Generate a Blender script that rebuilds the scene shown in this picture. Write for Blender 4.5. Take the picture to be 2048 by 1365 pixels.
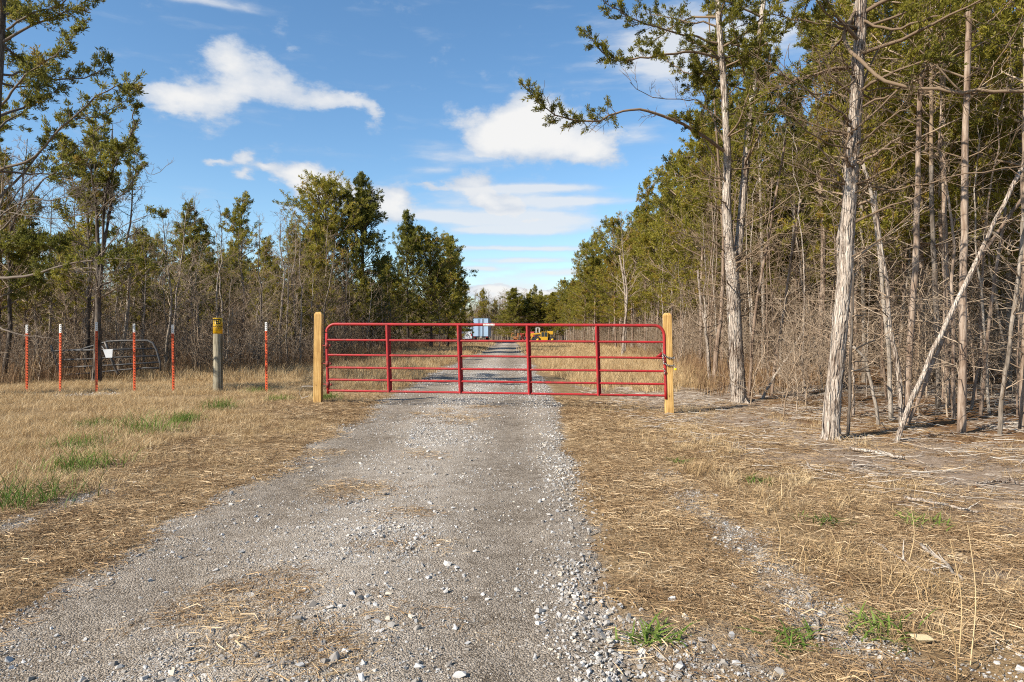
import bpy, bmesh, math, random
import numpy as np
from mathutils import Vector, Matrix

for _o in list(bpy.data.objects):
    bpy.data.objects.remove(_o, do_unlink=True)
SC = bpy.context.scene
COL = SC.collection
R = math.radians

# ------------------------------------------------------------------ camera
F = 1365.0          # focal length in pixels of the 2048 px wide photograph (24 mm on full frame)
EYE = 1.4           # eye height
HOR = 670.0         # horizon row in the photograph
cam = bpy.data.cameras.new('camera')
cam.lens = 24.0
cam.sensor_width = 36.0
cam.shift_y = -(682.5 - HOR) / 2048.0
cam.clip_start = 0.05
cam.clip_end = 6000.0
camo = bpy.data.objects.new('camera', cam)
COL.objects.link(camo)
camo.location = (0, 0, EYE)
camo.rotation_euler = (R(90), 0, 0)
SC.camera = camo

# ------------------------------------------------------------------ sky, sun, exposure
SUN_AZ, SUN_EL = R(237), R(35)
wd = bpy.data.worlds.new('World')
SC.world = wd
wd.use_nodes = True
wn, wl = wd.node_tree.nodes, wd.node_tree.links
wn.clear()

def N(nodes, typ, **kw):
    n = nodes.new(typ)
    for k, v in kw.items():
        setattr(n, k, v)
    return n

def setin(n, **kw):
    for k, v in kw.items():
        n.inputs[k].default_value = v
    return n

def math_node(nodes, links, op, a, b=None, c=None):
    n = nodes.new('ShaderNodeMath')
    n.operation = op
    for i, x in enumerate((a, b, c)):
        if x is None:
            continue
        if isinstance(x, (int, float)):
            n.inputs[i].default_value = x
        else:
            links.new(x, n.inputs[i])
    return n.outputs[0]

def vec_node(nodes, links, op, a, b=None):
    n = nodes.new('ShaderNodeVectorMath')
    n.operation = op
    for i, x in enumerate((a, b)):
        if x is None:
            continue
        if isinstance(x, (tuple, list)):
            n.inputs[i].default_value = x
        else:
            links.new(x, n.inputs[i])
    return n.outputs['Value'] if op == 'DOT_PRODUCT' else n.outputs[0]

def build_world():
    M = lambda op, a, b=None, c=None: math_node(wn, wl, op, a, b, c)
    V = lambda op, a, b=None: vec_node(wn, wl, op, a, b)
    sky = N(wn, 'ShaderNodeTexSky', sky_type='NISHITA', sun_disc=False, sun_elevation=SUN_EL, sun_rotation=SUN_AZ,
            altitude=200.0, air_density=1.0, dust_density=0.35, ozone_density=2.2)
    hs = setin(N(wn, 'ShaderNodeHueSaturation'), Hue=SKY_HUE, Saturation=SKY_SAT, Value=SKY_VAL)
    wl.new(sky.outputs[0], hs.inputs['Color'])
    tc = N(wn, 'ShaderNodeTexCoord')
    sep = N(wn, 'ShaderNodeSeparateXYZ')
    wl.new(tc.outputs['Generated'], sep.inputs[0])
    az = M('ARCTAN2', sep.outputs[0], sep.outputs[1])
    el = M('ARCSINE', sep.outputs[2])
    comb = N(wn, 'ShaderNodeCombineXYZ')
    wl.new(az, comb.inputs[0]); wl.new(el, comb.inputs[1])
    ae = comb.outputs[0]
    # turbulence of the cloud edges
    n1 = setin(N(wn, 'ShaderNodeTexNoise'), Scale=9.0, Detail=8.0, Roughness=0.62)
    sc1 = V('MULTIPLY', ae, (1.0, 1.9, 1.0))
    wl.new(sc1, n1.inputs['Vector'])
    off = V('MULTIPLY', V('SUBTRACT', n1.outputs['Color'], (0.5, 0.5, 0.5)), (0.10, 0.055, 0.0))
    aed = V('ADD', ae, off)
    aes = V('ADD', ae, V('MULTIPLY', off, (0.7, 0.22, 0.0)))
    n2 = setin(N(wn, 'ShaderNodeTexNoise'), Scale=16.0, Detail=9.0, Roughness=0.6)
    wl.new(V('MULTIPLY', ae, (1.0, 1.6, 1.0)), n2.inputs['Vector'])
    n3 = setin(N(wn, 'ShaderNodeTexNoise'), Scale=5.0, Detail=5.0, Roughness=0.55)
    wl.new(V('MULTIPLY', aes, (2.0, 9.0, 1.0)), n3.inputs['Vector'])
    def field(blobs, src):
        acc = None
        for (px, py, rx, ry, s) in blobs:
            a = math.atan((px - 1024) / F)
            e = math.atan((HOR - py) / F * math.cos(a))
            k = F / math.cos(a) ** 1.5
            d = V('MULTIPLY', V('SUBTRACT', src, (a, e, 0)), (k / rx, k / ry, 0))
            g = M('EXPONENT', M('MULTIPLY', V('DOT_PRODUCT', d, d), -1.0))
            acc = M('MULTIPLY', g, s) if acc is None else M('MULTIPLY_ADD', g, s, acc)
        return acc
    puffs = field(CLOUDS, aed)
    wisps = field(STREAKS, aes)
    # the rest of the sky, outside the view, carries the same sort of scattered clouds
    fr = N(wn, 'ShaderNodeMapRange', interpolation_type='SMOOTHSTEP')
    setin(fr, **{'From Min': 0.72, 'From Max': 1.1})
    wl.new(M('ABSOLUTE', az), fr.inputs['Value'])
    far = fr.outputs[0]
    n4 = setin(N(wn, 'ShaderNodeTexNoise'), Scale=2.2, Detail=5.0, Roughness=0.5)
    wl.new(V('MULTIPLY', aed, (1.0, 2.2, 1.0)), n4.inputs['Vector'])
    scat = M('MULTIPLY', M('SUBTRACT', n4.outputs['Fac'], 0.53), 5.0)
    scat = M('MULTIPLY', M('MAXIMUM', scat, 0.0), far)
    f1 = M('ADD', M('ADD', puffs, scat), M('MULTIPLY', M('SUBTRACT', n2.outputs['Fac'], 0.5), 1.9))
    mr = N(wn, 'ShaderNodeMapRange', interpolation_type='SMOOTHSTEP')
    setin(mr, **{'From Min': 0.16, 'From Max': 0.78, 'To Min': 0.0, 'To Max': 0.96})
    wl.new(f1, mr.inputs['Value'])
    f2 = M('ADD', wisps, M('MULTIPLY', M('SUBTRACT', n3.outputs['Fac'], 0.5), 1.5))
    mr2 = N(wn, 'ShaderNodeMapRange', interpolation_type='SMOOTHSTEP')
    setin(mr2, **{'From Min': 0.06, 'From Max': 0.95, 'To Min': 0.0, 'To Max': 0.82})
    wl.new(f2, mr2.inputs['Value'])
    mask = M('MAXIMUM', mr.outputs[0], mr2.outputs[0])
    # cloud body: bright where thick, a little grey-blue in the thinner, lower parts
    mr3 = N(wn, 'ShaderNodeMapRange', interpolation_type='SMOOTHSTEP')
    setin(mr3, **{'From Min': 0.35, 'From Max': 1.7})
    n5 = setin(N(wn, 'ShaderNodeTexNoise'), Scale=11.0, Detail=4.0, Roughness=0.5)
    wl.new(V('ADD', V('MULTIPLY', ae, (1.0, 1.6, 1.0)), (0.0, -0.03, 0.3)), n5.inputs['Vector'])
    wl.new(M('ADD', f1, M('MULTIPLY', M('SUBTRACT', n5.outputs['Fac'], 0.5), 1.6)), mr3.inputs['Value'])
    ccol = N(wn, 'ShaderNodeMix', data_type='RGBA')
    ccol.inputs[6].default_value = CLOUD_LO
    ccol.inputs[7].default_value = CLOUD_HI
    wl.new(M('MAXIMUM', mr3.outputs[0], M('MULTIPLY', mr2.outputs[0], 0.85)), ccol.inputs[0])
    bg1 = setin(N(wn, 'ShaderNodeBackground'), Strength=0.125)
    wl.new(hs.outputs[0], bg1.inputs['Color'])
    bg2 = setin(N(wn, 'ShaderNodeBackground'), Strength=CLOUD_STR)
    wl.new(ccol.outputs[2], bg2.inputs['Color'])
    mx = N(wn, 'ShaderNodeMixShader')
    wl.new(mask, mx.inputs[0]); wl.new(bg1.outputs[0], mx.inputs[1]); wl.new(bg2.outputs[0], mx.inputs[2])
    out = N(wn, 'ShaderNodeOutputWorld')
    wl.new(mx.outputs[0], out.inputs['Surface'])

SKY_HUE, SKY_SAT, SKY_VAL = 0.497, 1.16, 0.80
CLOUD_LO, CLOUD_HI, CLOUD_STR = (0.60, 0.68, 0.80, 1), (0.96, 0.95, 0.93, 1), 0.54
# cloud centres seen in the photograph, as directions (converted from pixels), radii, weight
CLOUDS = [
    (335, 190, 54, 36, .95), (395, 218, 55, 28, .65), (430, 195, 62, 40, .75), (450, 122, 44, 27, .95), (515, 165, 60, 40, .95), (585, 192, 52, 28, .85),
    (655, 207, 44, 13, .75), (710, 205, 30, 15, .8), (742, 226, 14, 20, .6),
    (472, 312, 26, 14, .95), (425, 322, 28, 11, .85), (480, 348, 28, 16, .95), (530, 330, 18, 9, .85),
    (596, 352, 44, 30, 1.25), (645, 370, 44, 28, 1.05), (705, 385, 55, 24, .9), (794, 410, 40, 34, 1.4),
    (1040, 228, 66, 38, 1.1), (985, 262, 74, 36, .9), (1080, 268, 86, 46, 1.05), (1160, 288, 66, 36, 1.0), (1000, 300, 80, 22, .6), (1200, 302, 36, 22, .6),
    (955, 374, 50, 26, .95), (1000, 404, 66, 22, .8), (1090, 440, 50, 11, .5), (920, 434, 50, 9, .6), (868, 368, 40, 9, .8), (1040, 430, 60, 20, .5),
    (985, 586, 62, 16, 1.2), (1090, 592, 66, 11, 1.2), (1030, 600, 120, 16, .6), (600, 102, 22, 10, .45),
]
STREAKS = [
    (930, 312, 90, 18, .8), (1090, 378, 120, 8, 1.1), (1130, 403, 110, 10, 1.1), (900, 434, 85, 12, 1.2), (1090, 440, 140, 18, 1.1),
    (1030, 462, 120, 9, 1.0), (1020, 498, 150, 6, 1.1), (1050, 521, 120, 6, .9), (960, 537, 70, 6, .95), (1120, 545, 70, 9, .8),
    (1300, 110, 120, 66, .85), (1500, 70, 170, 66, .75), (960, 400, 130, 34, .6), (400, 2, 110, 10, .8), (1040, 576, 140, 26, .7),
    (1270, 270, 70, 20, .55), (620, 420, 70, 10, .5), (870, 340, 60, 8, .4),
]
build_world()
wd.cycles.sampling_method = 'NONE'

sl = bpy.data.lights.new('sun', 'SUN')
sl.energy = 5.0
sl.angle = R(0.53)
sl.color = (1.0, 0.91, 0.78)
so = bpy.data.objects.new('sun', sl)
COL.objects.link(so)
_ce = math.cos(SUN_EL)
SUN_TRAVEL = Vector((-math.sin(SUN_AZ) * _ce, -math.cos(SUN_AZ) * _ce, -math.sin(SUN_EL)))
so.rotation_euler = SUN_TRAVEL.to_track_quat('-Z', 'Y').to_euler()
so.location = (-30, -20, 20)

SC.view_settings.view_transform = 'Standard'
SC.view_settings.look = 'None'
SC.view_settings.gamma = 1.0
SC.view_settings.exposure = 0.86
SC.render.engine = 'CYCLES'
cy = SC.cycles
cy.use_light_tree = False
cy.debug_use_spatial_splits = True
cy.filter_width = 1.1
cy.use_denoising = False
cy.max_bounces = 5
cy.diffuse_bounces = 3
cy.glossy_bounces = 2
cy.transmission_bounces = 2
cy.transparent_max_bounces = 4
cy.caustics_reflective = False
cy.caustics_refractive = False

# ------------------------------------------------------------------ helpers
def at(px, py, Y):
    """point at depth Y behind photograph position"""
    return np.array(((px - 1024) * Y / F, Y, EYE - (py - HOR) * Y / F))

def sstep(a, b, x):
    t = np.clip((np.asarray(x, float) - a) / (b - a), 0, 1)
    return t * t * (3 - 2 * t)

class MB:
    """collects vertices and polygons for one mesh"""
    def __init__(s):
        s.v, s.q, s.t, s.n, s.tone = [], [], [], 0, []
        s.qm, s.tm = [], []
    def add(s, v, quads=None, tris=None, tone=None, mat=0):
        v = np.asarray(v, float).reshape(-1, 3)
        s.v.append(v)
        if quads is not None and len(quads):
            q = np.asarray(quads, int) + s.n
            s.q.append(q); s.qm.append(np.full(len(q), mat))
        if tris is not None and len(tris):
            t = np.asarray(tris, int) + s.n
            s.t.append(t); s.tm.append(np.full(len(t), mat))
        s.tone.append(np.full(len(v), 0.5) if tone is None else np.broadcast_to(np.asarray(tone, float), (len(v),)))
        s.n += len(v)
    def mesh(s, name, smooth=True):
        me = bpy.data.meshes.new(name)
        if not s.n:
            return me
        v = np.concatenate(s.v)
        q = np.concatenate(s.q) if s.q else np.zeros((0, 4), int)
        t = np.concatenate(s.t) if s.t else np.zeros((0, 3), int)
        me.vertices.add(len(v))
        me.vertices.foreach_set('co', v.ravel())
        loops = np.concatenate([q.ravel(), t.ravel()])
        me.loops.add(len(loops))
        me.loops.foreach_set('vertex_index', loops.astype(np.int32))
        starts = np.concatenate([np.arange(len(q)) * 4, len(q) * 4 + np.arange(len(t)) * 3])
        me.polygons.add(len(starts))
        me.polygons.foreach_set('loop_start', starts.astype(np.int32))
        mi = np.concatenate((s.qm if s.qm else [np.zeros(0)]) + (s.tm if s.tm else [np.zeros(0)])).astype(np.int32)
        me.polygons.foreach_set('material_index', mi)
        me.polygons.foreach_set('use_smooth', np.full(len(starts), smooth))
        a = me.attributes.new('tone', 'FLOAT', 'POINT')
        a.data.foreach_set('value', np.concatenate(s.tone).astype(np.float32))
        me.update(calc_edges=True)
        me.validate()
        return me

def mk(name, me, mats, parent=None, loc=None, rot=None, label=None, cat=None, group=None, kind=None, scale=None):
    if mats is not None:
        if not isinstance(mats, (list, tuple)):
            mats = [mats]
        if len(me.materials) == 0:
            for m in mats:
                me.materials.append(m)
    o = bpy.data.objects.new(name, me)
    COL.objects.link(o)
    if parent is not None:
        o.parent = parent
    if loc is not None:
        o.location = loc
    if rot is not None:
        o.rotation_euler = rot
    if scale is not None:
        o.scale = scale
    tag(o, label, cat, group, kind)
    return o

def tag(o, label=None, cat=None, group=None, kind=None):
    if label: o['label'] = label
    if cat: o['category'] = cat
    if group: o['group'] = group
    if kind: o['kind'] = kind
    return o

def empty(name, loc=(0, 0, 0), rot=(0, 0, 0), label=None, cat=None, group=None):
    o = bpy.data.objects.new(name, None)
    COL.objects.link(o)
    o.location = loc
    o.rotation_euler = rot
    o.empty_display_size = 0.2
    return tag(o, label, cat, group)

def tube(mb, pts, rad, sides=5, tone=0.5, cap=False, mat=0, rough=0.0, rng=None):
    pts = np.asarray(pts, float)
    n = len(pts)
    rad = np.broadcast_to(np.asarray(rad, float), (n,))
    t = np.gradient(pts, axis=0)
    t /= np.linalg.norm(t, axis=1)[:, None] + 1e-9
    m = np.abs(t.mean(0))
    ref = np.zeros(3); ref[int(np.argmin(m))] = 1.0
    u = np.cross(t, ref); u /= np.linalg.norm(u, axis=1)[:, None] + 1e-9
    w = np.cross(t, u)
    a = np.linspace(0, 2 * np.pi, sides, endpoint=False)
    rr = rad[:, None] * np.ones((n, sides))
    if rough and rng is not None:
        rr = rr * (1 + rough * rng.normal(size=(n, sides)))
    v = pts[:, None, :] + rr[:, :, None] * (np.cos(a)[None, :, None] * u[:, None, :] + np.sin(a)[None, :, None] * w[:, None, :])
    v = v.reshape(-1, 3)
    i = np.arange(n - 1)[:, None] * sides
    j = np.arange(sides)[None, :]
    k = (j + 1) % sides
    q = np.stack([i + j, i + k, i + sides + k, i + sides + j], -1).reshape(-1, 4)
    tr = None
    if cap:
        v = np.vstack([v, pts[0], pts[-1]])
        c0, c1 = n * sides, n * sides + 1
        jj = np.arange(sides); kk = (jj + 1) % sides
        tr = np.concatenate([np.stack([np.full(sides, c0), kk, jj], -1), np.stack([np.full(sides, c1), (n - 1) * sides + jj, (n - 1) * sides + kk], -1)])
    mb.add(v, q, tr, tone, mat)

BOXQ = np.array([[0, 3, 2, 1], [4, 5, 6, 7], [0, 1, 5, 4], [1, 2, 6, 5], [2, 3, 7, 6], [3, 0, 4, 7]])
def box(mb, c, s, rz=0.0, mat=0, tone=0.5, top=(1, 1)):
    c = np.asarray(c, float); hx, hy, hz = np.asarray(s, float) / 2
    tx, ty = top
    v = np.array([[-hx, -hy, -hz], [hx, -hy, -hz], [hx, hy, -hz], [-hx, hy, -hz], [-hx * tx, -hy * ty, hz], [hx * tx, -hy * ty, hz], [hx * tx, hy * ty, hz], [-hx * tx, hy * ty, hz]])
    cz, sz = math.cos(rz), math.sin(rz)
    v = v @ np.array([[cz, sz, 0], [-sz, cz, 0], [0, 0, 1]])
    mb.add(v + c, BOXQ, None, tone, mat)

def prism(mb, outline, y0, y1, mat=0):
    """outline: list of (x, z), extruded along y"""
    n = len(outline)
    o = np.asarray(outline, float)
    v = np.vstack([np.c_[o[:, 0], np.full(n, y0), o[:, 1]], np.c_[o[:, 0], np.full(n, y1), o[:, 1]]])
    j = np.arange(n); k = (j + 1) % n
    q = np.stack([j, k, k + n, j + n], -1)
    c = o.mean(0)
    v = np.vstack([v, [c[0], y0, c[1]], [c[0], y1, c[1]]])
    t = np.concatenate([np.stack([np.full(n, 2 * n), k, j], -1), np.stack([np.full(n, 2 * n + 1), j + n, k + n], -1)])
    mb.add(v, q, t, None, mat)

def bevel(o, w=0.01, seg=2):
    m = o.modifiers.new('bevel', 'BEVEL')
    m.width = w; m.segments = seg; m.limit_method = 'ANGLE'
    return o

# ---- value noise for the terrain and scatter masks
_rs = np.random.RandomState(7)
_NG = _rs.rand(256, 256)
def vnoise(x, y, f=1.0):
    x = np.asarray(x, float) * f + 1000.0; y = np.asarray(y, float) * f + 1000.0
    xi = np.floor(x).astype(int); yi = np.floor(y).astype(int)
    fx = x - xi; fy = y - yi
    fx = fx * fx * (3 - 2 * fx); fy = fy * fy * (3 - 2 * fy)
    g = lambda i, j: _NG[i % 256, j % 256]
    return (g(xi, yi) * (1 - fx) + g(xi + 1, yi) * fx) * (1 - fy) + (g(xi, yi + 1) * (1 - fx) + g(xi + 1, yi + 1) * fx) * fy
def fbm(x, y, f=1.0, o=4):
    s, a, t = 0.0, 0.5, 0.0
    for i in range(o):
        s = s + a * vnoise(x, y, f * 2 ** i + i * 0.37); t += a; a *= 0.5
    return s / t

ROAD_L, ROAD_R = -2.55, 0.55
def road_left(y):
    return ROAD_L - 0.25 * sstep(60, 100, y) + 0.22 * (fbm(np.asarray(y) * 0 + 3.3, y, 0.7) - 0.5) * 2
def road_right(y):
    return ROAD_R + 0.30 * sstep(6, 14, y) + 0.15 * sstep(40, 90, y) + 0.22 * (fbm(np.asarray(y) * 0 + 9.7, y, 0.8) - 0.5) * 2

def gz(x, y):
    """height of the ground"""
    x = np.asarray(x, float); y = np.asarray(y, float)
    inroad = sstep(ROAD_L - 0.7, ROAD_L + 0.2, x) * (1 - sstep(ROAD_R - 0.1, ROAD_R + 0.9, x))
    z = 0.085 * sstep(8, 13, y) * (1 - sstep(0.9, 2.6, x)) * (1 - 0.4 * sstep(30, 60, y))
    z = z + 0.04 * sstep(-2.7, -4.2, x) * sstep(6, 12, y) * (1 - 0.5 * sstep(18, 40, y))
    z = z + 0.06 * sstep(4.5, 9, x)
    z = z + (fbm(x, y, 0.35) - 0.5) * 0.10 * (1 - 0.7 * inroad)
    z = z + (fbm(x, y, 2.3) - 0.5) * 0.05 * (1 - 0.75 * inroad)
    # wheel tracks and the gently raised crown of the track
    z = z - 0.018 * inroad * (np.exp(-((x + 2.0) / 0.35) ** 2) + np.exp(-((x - 0.05) / 0.38) ** 2))
    z = z + 0.012 * inroad * np.exp(-((x + 1.0) / 0.5) ** 2)
    r = np.sqrt(x * x + y * y)
    z = z + 5.0 * sstep(190, 420, r) + 8.0 * sstep(400, 900, r)
    return z

def boundary(pts):
    p = np.array(pts, float)
    return lambda y: np.interp(y, p[:, 1], p[:, 0])
wood_r = boundary([(9.5, 6), (7.0, 8.2), (3.8, 9.2), (4.1, 12), (4.6, 15), (5.4, 19), (6.4, 28), (8.2, 45), (10.2, 64), (10.6, 80), (10.0, 100), (9.5, 125)])
wood_l = boundary([(-17.5, 12), (-15, 15.5), (-12.5, 17.5), (-8.6, 22), (-7.8, 28), (-8.6, 45), (-9.0, 58), (-8.2, 80), (-8.8, 95), (-9.2, 125)])

# ------------------------------------------------------------------ materials
def new_mat(name):
    m = bpy.data.materials.new(name)
    m.use_nodes = True
    nt = m.node_tree
    b = nt.nodes['Principled BSDF']
    return m, nt.nodes, nt.links, b

def ramp(nodes, stops, interp='LINEAR'):
    r = nodes.new('ShaderNodeValToRGB')
    r.color_ramp.interpolation = interp
    e = r.color_ramp.elements
    while len(e) < len(stops):
        e.new(0.5)
    for i, (p, c) in enumerate(stops):
        e[i].position = p
        e[i].color = (c[0], c[1], c[2], 1)
    return r

def simple_mat(name, col, rough=0.6, metal=0.0, spec=0.4, noise=0.0, nscale=8.0, dirt=None, bump=0.0, coords='Object', stretch=(1, 1, 1)):
    m, n, l, b = new_mat(name)
    setin(b, **{'Base Color': (*col, 1), 'Roughness': rough, 'Metallic': metal, 'Specular IOR Level': spec})
    if noise or bump or dirt:
        tc = N(n, 'ShaderNodeTexCoord')
        mp = N(n, 'ShaderNodeMapping'); mp.inputs['Scale'].default_value = stretch
        l.new(tc.outputs[coords], mp.inputs[0])
        t = setin(N(n, 'ShaderNodeTexNoise'), Scale=nscale, Detail=6.0, Roughness=0.6)
        l.new(mp.outputs[0], t.inputs['Vector'])
        d = dirt if dirt else tuple(c * (1 - noise) for c in col)
        hi = tuple(min(1, c * (1 + noise * 0.5)) for c in col)
        r = ramp(n, [(0.3, d), (0.55, col), (0.8, hi)])
        l.new(t.outputs['Fac'], r.inputs[0])
        l.new(r.outputs[0], b.inputs['Base Color'])
        if bump:
            bp = setin(N(n, 'ShaderNodeBump'), Strength=bump, Distance=0.02)
            l.new(t.outputs['Fac'], bp.inputs['Height'])
            l.new(bp.outputs[0], b.inputs['Normal'])
    return m

def foliage_mat(name, dark, mid, light, transl=0.25):
    m, n, l, b = new_mat(name)
    at_ = N(n, 'ShaderNodeAttribute', attribute_name='tone')
    oi = N(n, 'ShaderNodeObjectInfo')
    f = math_node(n, l, 'MULTIPLY_ADD', math_node(n, l, 'SUBTRACT', oi.outputs['Random'], 0.5), 0.35, at_.outputs['Fac'])
    r = ramp(n, [(0.0, dark), (0.40, mid), (0.82, light), (1.0, (light[0] * 1.0, light[1] * .76, light[2] * 1.1))])
    l.new(f, r.inputs[0])
    l.new(r.outputs[0], b.inputs['Base Color'])
    setin(b, Roughness=0.6, **{'Specular IOR Level': 0.25})
    tr = N(n, 'ShaderNodeBsdfTranslucent')
    l.new(r.outputs[0], tr.inputs['Color'])
    mx = N(n, 'ShaderNodeMixShader'); mx.inputs[0].default_value = transl
    l.new(b.outputs[0], mx.inputs[1]); l.new(tr.outputs[0], mx.inputs[2])
    l.new(mx.outputs[0], n['Material Output'].inputs['Surface'])
    return m

def bark_mat(name, dark, mid, light, scale=1.0, bump=0.5, var=0.5, plates=0.0):
    m, n, l, b = new_mat(name)
    tc = N(n, 'ShaderNodeTexCoord')
    oi = N(n, 'ShaderNodeObjectInfo')
    mp = N(n, 'ShaderNodeMapping'); mp.inputs['Scale'].default_value = (9 * scale, 9 * scale, 1.1 * scale)
    l.new(tc.outputs['Object'], mp.inputs[0])
    t = setin(N(n, 'ShaderNodeTexNoise'), Scale=3.2, Detail=7.0, Roughness=0.65, Distortion=0.6)
    l.new(mp.outputs[0], t.inputs['Vector'])
    t2 = setin(N(n, 'ShaderNodeTexNoise'), Scale=1.3, Detail=3.0)
    l.new(tc.outputs['Object'], t2.inputs['Vector'])
    f = math_node(n, l, 'MULTIPLY_ADD', math_node(n, l, 'SUBTRACT', t2.outputs['Fac'], 0.5), 0.7, t.outputs['Fac'])
    f = math_node(n, l, 'MULTIPLY_ADD', math_node(n, l, 'SUBTRACT', oi.outputs['Random'], 0.5), 0.3 * var, f)
    at_ = N(n, 'ShaderNodeAttribute', attribute_name='tone')
    f = math_node(n, l, 'MULTIPLY_ADD', math_node(n, l, 'SUBTRACT', at_.outputs['Fac'], 0.5), 0.6, f)
    hb = t.outputs['Fac']
    if plates:
        mp3 = N(n, 'ShaderNodeMapping'); mp3.inputs['Scale'].default_value = (26, 26, 3.0)
        ds = setin(N(n, 'ShaderNodeTexNoise'), Scale=6.0, Detail=3.0)
        l.new(tc.outputs['Object'], ds.inputs['Vector'])
        l.new(vec_node(n, l, 'ADD', tc.outputs['Object'], vec_node(n, l, 'MULTIPLY', ds.outputs['Color'], (0.05, 0.05, 0.12))), mp3.inputs[0])
        vp = setin(N(n, 'ShaderNodeTexVoronoi', feature='DISTANCE_TO_EDGE'), Scale=1.0)
        l.new(mp3.outputs[0], vp.inputs['Vector'])
        cr = N(n, 'ShaderNodeMapRange', interpolation_type='SMOOTHSTEP')
        setin(cr, **{'From Min': 0.0, 'From Max': 0.22})
        l.new(vp.outputs['Distance'], cr.inputs['Value'])
        f = math_node(n, l, 'MULTIPLY_ADD', math_node(n, l, 'SUBTRACT', cr.outputs[0], 0.75), plates, f)
        hb = math_node(n, l, 'ADD', hb, cr.outputs[0])
    r = ramp(n, [(0.28, dark), (0.48, mid), (0.68, light)])
    l.new(f, r.inputs[0])
    l.new(r.outputs[0], b.inputs['Base Color'])
    setin(b, Roughness=0.9, **{'Specular IOR Level': 0.15})
    bp = setin(N(n, 'ShaderNodeBump'), Strength=bump, Distance=0.02)
    l.new(hb, bp.inputs['Height'])
    l.new(bp.outputs[0], b.inputs['Normal'])
    return m

def random_mat(name, stops, rough=0.8, noise=0.25, nscale=25.0, transl=0.0, attr=True):
    """colour picked per instance along a ramp, with some mottling"""
    m, n, l, b = new_mat(name)
    oi = N(n, 'ShaderNodeObjectInfo')
    f = oi.outputs['Random']
    if attr:
        at_ = N(n, 'ShaderNodeAttribute', attribute_name='tone')
        f = math_node(n, l, 'ADD', math_node(n, l, 'MULTIPLY', f, 0.6), math_node(n, l, 'MULTIPLY', at_.outputs['Fac'], 0.4))
    if noise:
        tc = N(n, 'ShaderNodeTexCoord')
        t = setin(N(n, 'ShaderNodeTexNoise'), Scale=nscale, Detail=4.0)
        l.new(tc.outputs['Object'], t.inputs['Vector'])
        f = math_node(n, l, 'MULTIPLY_ADD', math_node(n, l, 'SUBTRACT', t.outputs['Fac'], 0.5), noise, f)
    r = ramp(n, stops)
    l.new(f, r.inputs[0])
    l.new(r.outputs[0], b.inputs['Base Color'])
    setin(b, Roughness=rough, **{'Specular IOR Level': 0.2})
    if transl:
        tr = N(n, 'ShaderNodeBsdfTranslucent')
        l.new(r.outputs[0], tr.inputs['Color'])
        mx = N(n, 'ShaderNodeMixShader'); mx.inputs[0].default_value = transl
        l.new(b.outputs[0], mx.inputs[1]); l.new(tr.outputs[0], mx.inputs[2])
        l.new(mx.outputs[0], n['Material Output'].inputs['Surface'])
    return m

def wood_post_mat(name, dark, mid, light, ring=1.0):
    m, n, l, b = new_mat(name)
    tc = N(n, 'ShaderNodeTexCoord')
    mp = N(n, 'ShaderNodeMapping'); mp.inputs['Scale'].default_value = (1, 1, 0.06)
    l.new(tc.outputs['Object'], mp.inputs[0])
    w = setin(N(n, 'ShaderNodeTexWave', wave_type='BANDS', bands_direction='X'), Scale=16.0 * ring, Distortion=7.0, Detail=3.0, **{'Detail Scale': 1.6})
    l.new(mp.outputs[0], w.inputs['Vector'])
    t = setin(N(n, 'ShaderNodeTexNoise'), Scale=45.0, Detail=5.0)
    l.new(mp.outputs[0], t.inputs['Vector'])
    f = math_node(n, l, 'MULTIPLY_ADD', math_node(n, l, 'SUBTRACT', t.outputs['Fac'], 0.5), 0.9, math_node(n, l, 'MULTIPLY', w.outputs['Fac'], 0.6))
    # knots and blotches
    t3 = setin(N(n, 'ShaderNodeTexNoise'), Scale=5.0, Detail=3.0)
    l.new(tc.outputs['Object'], t3.inputs['Vector'])
    f = math_node(n, l, 'MULTIPLY_ADD', math_node(n, l, 'SUBTRACT', t3.outputs['Fac'], 0.45), 0.8, f)
    r = ramp(n, [(0.0, dark), (0.35, mid), (0.8, light)])
    l.new(f, r.inputs[0])
    vo = setin(N(n, 'ShaderNodeTexVoronoi'), Scale=5.5)
    mp2 = N(n, 'ShaderNodeMapping'); mp2.inputs['Scale'].default_value = (1.6, 1.6, 0.8)
    l.new(tc.outputs['Object'], mp2.inputs[0]); l.new(mp2.outputs[0], vo.inputs['Vector'])
    kr = ramp(n, [(0.05, (1, 1, 1)), (0.10, (0, 0, 0))])
    l.new(vo.outputs['Distance'], kr.inputs[0])
    mix = N(n, 'ShaderNodeMix', data_type='RGBA')
    l.new(kr.outputs[0], mix.inputs[0]); l.new(r.outputs[0], mix.inputs[6]); mix.inputs[7].default_value = (dark[0] * .5, dark[1] * .45, dark[2] * .5, 1)
    l.new(mix.outputs[2], b.inputs['Base Color'])
    setin(b, Roughness=0.75, **{'Specular IOR Level': 0.25})
    bp = setin(N(n, 'ShaderNodeBump'), Strength=0.25, Distance=0.01)
    l.new(f, bp.inputs['Height']); l.new(bp.outputs[0], b.inputs['Normal'])
    return m

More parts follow.
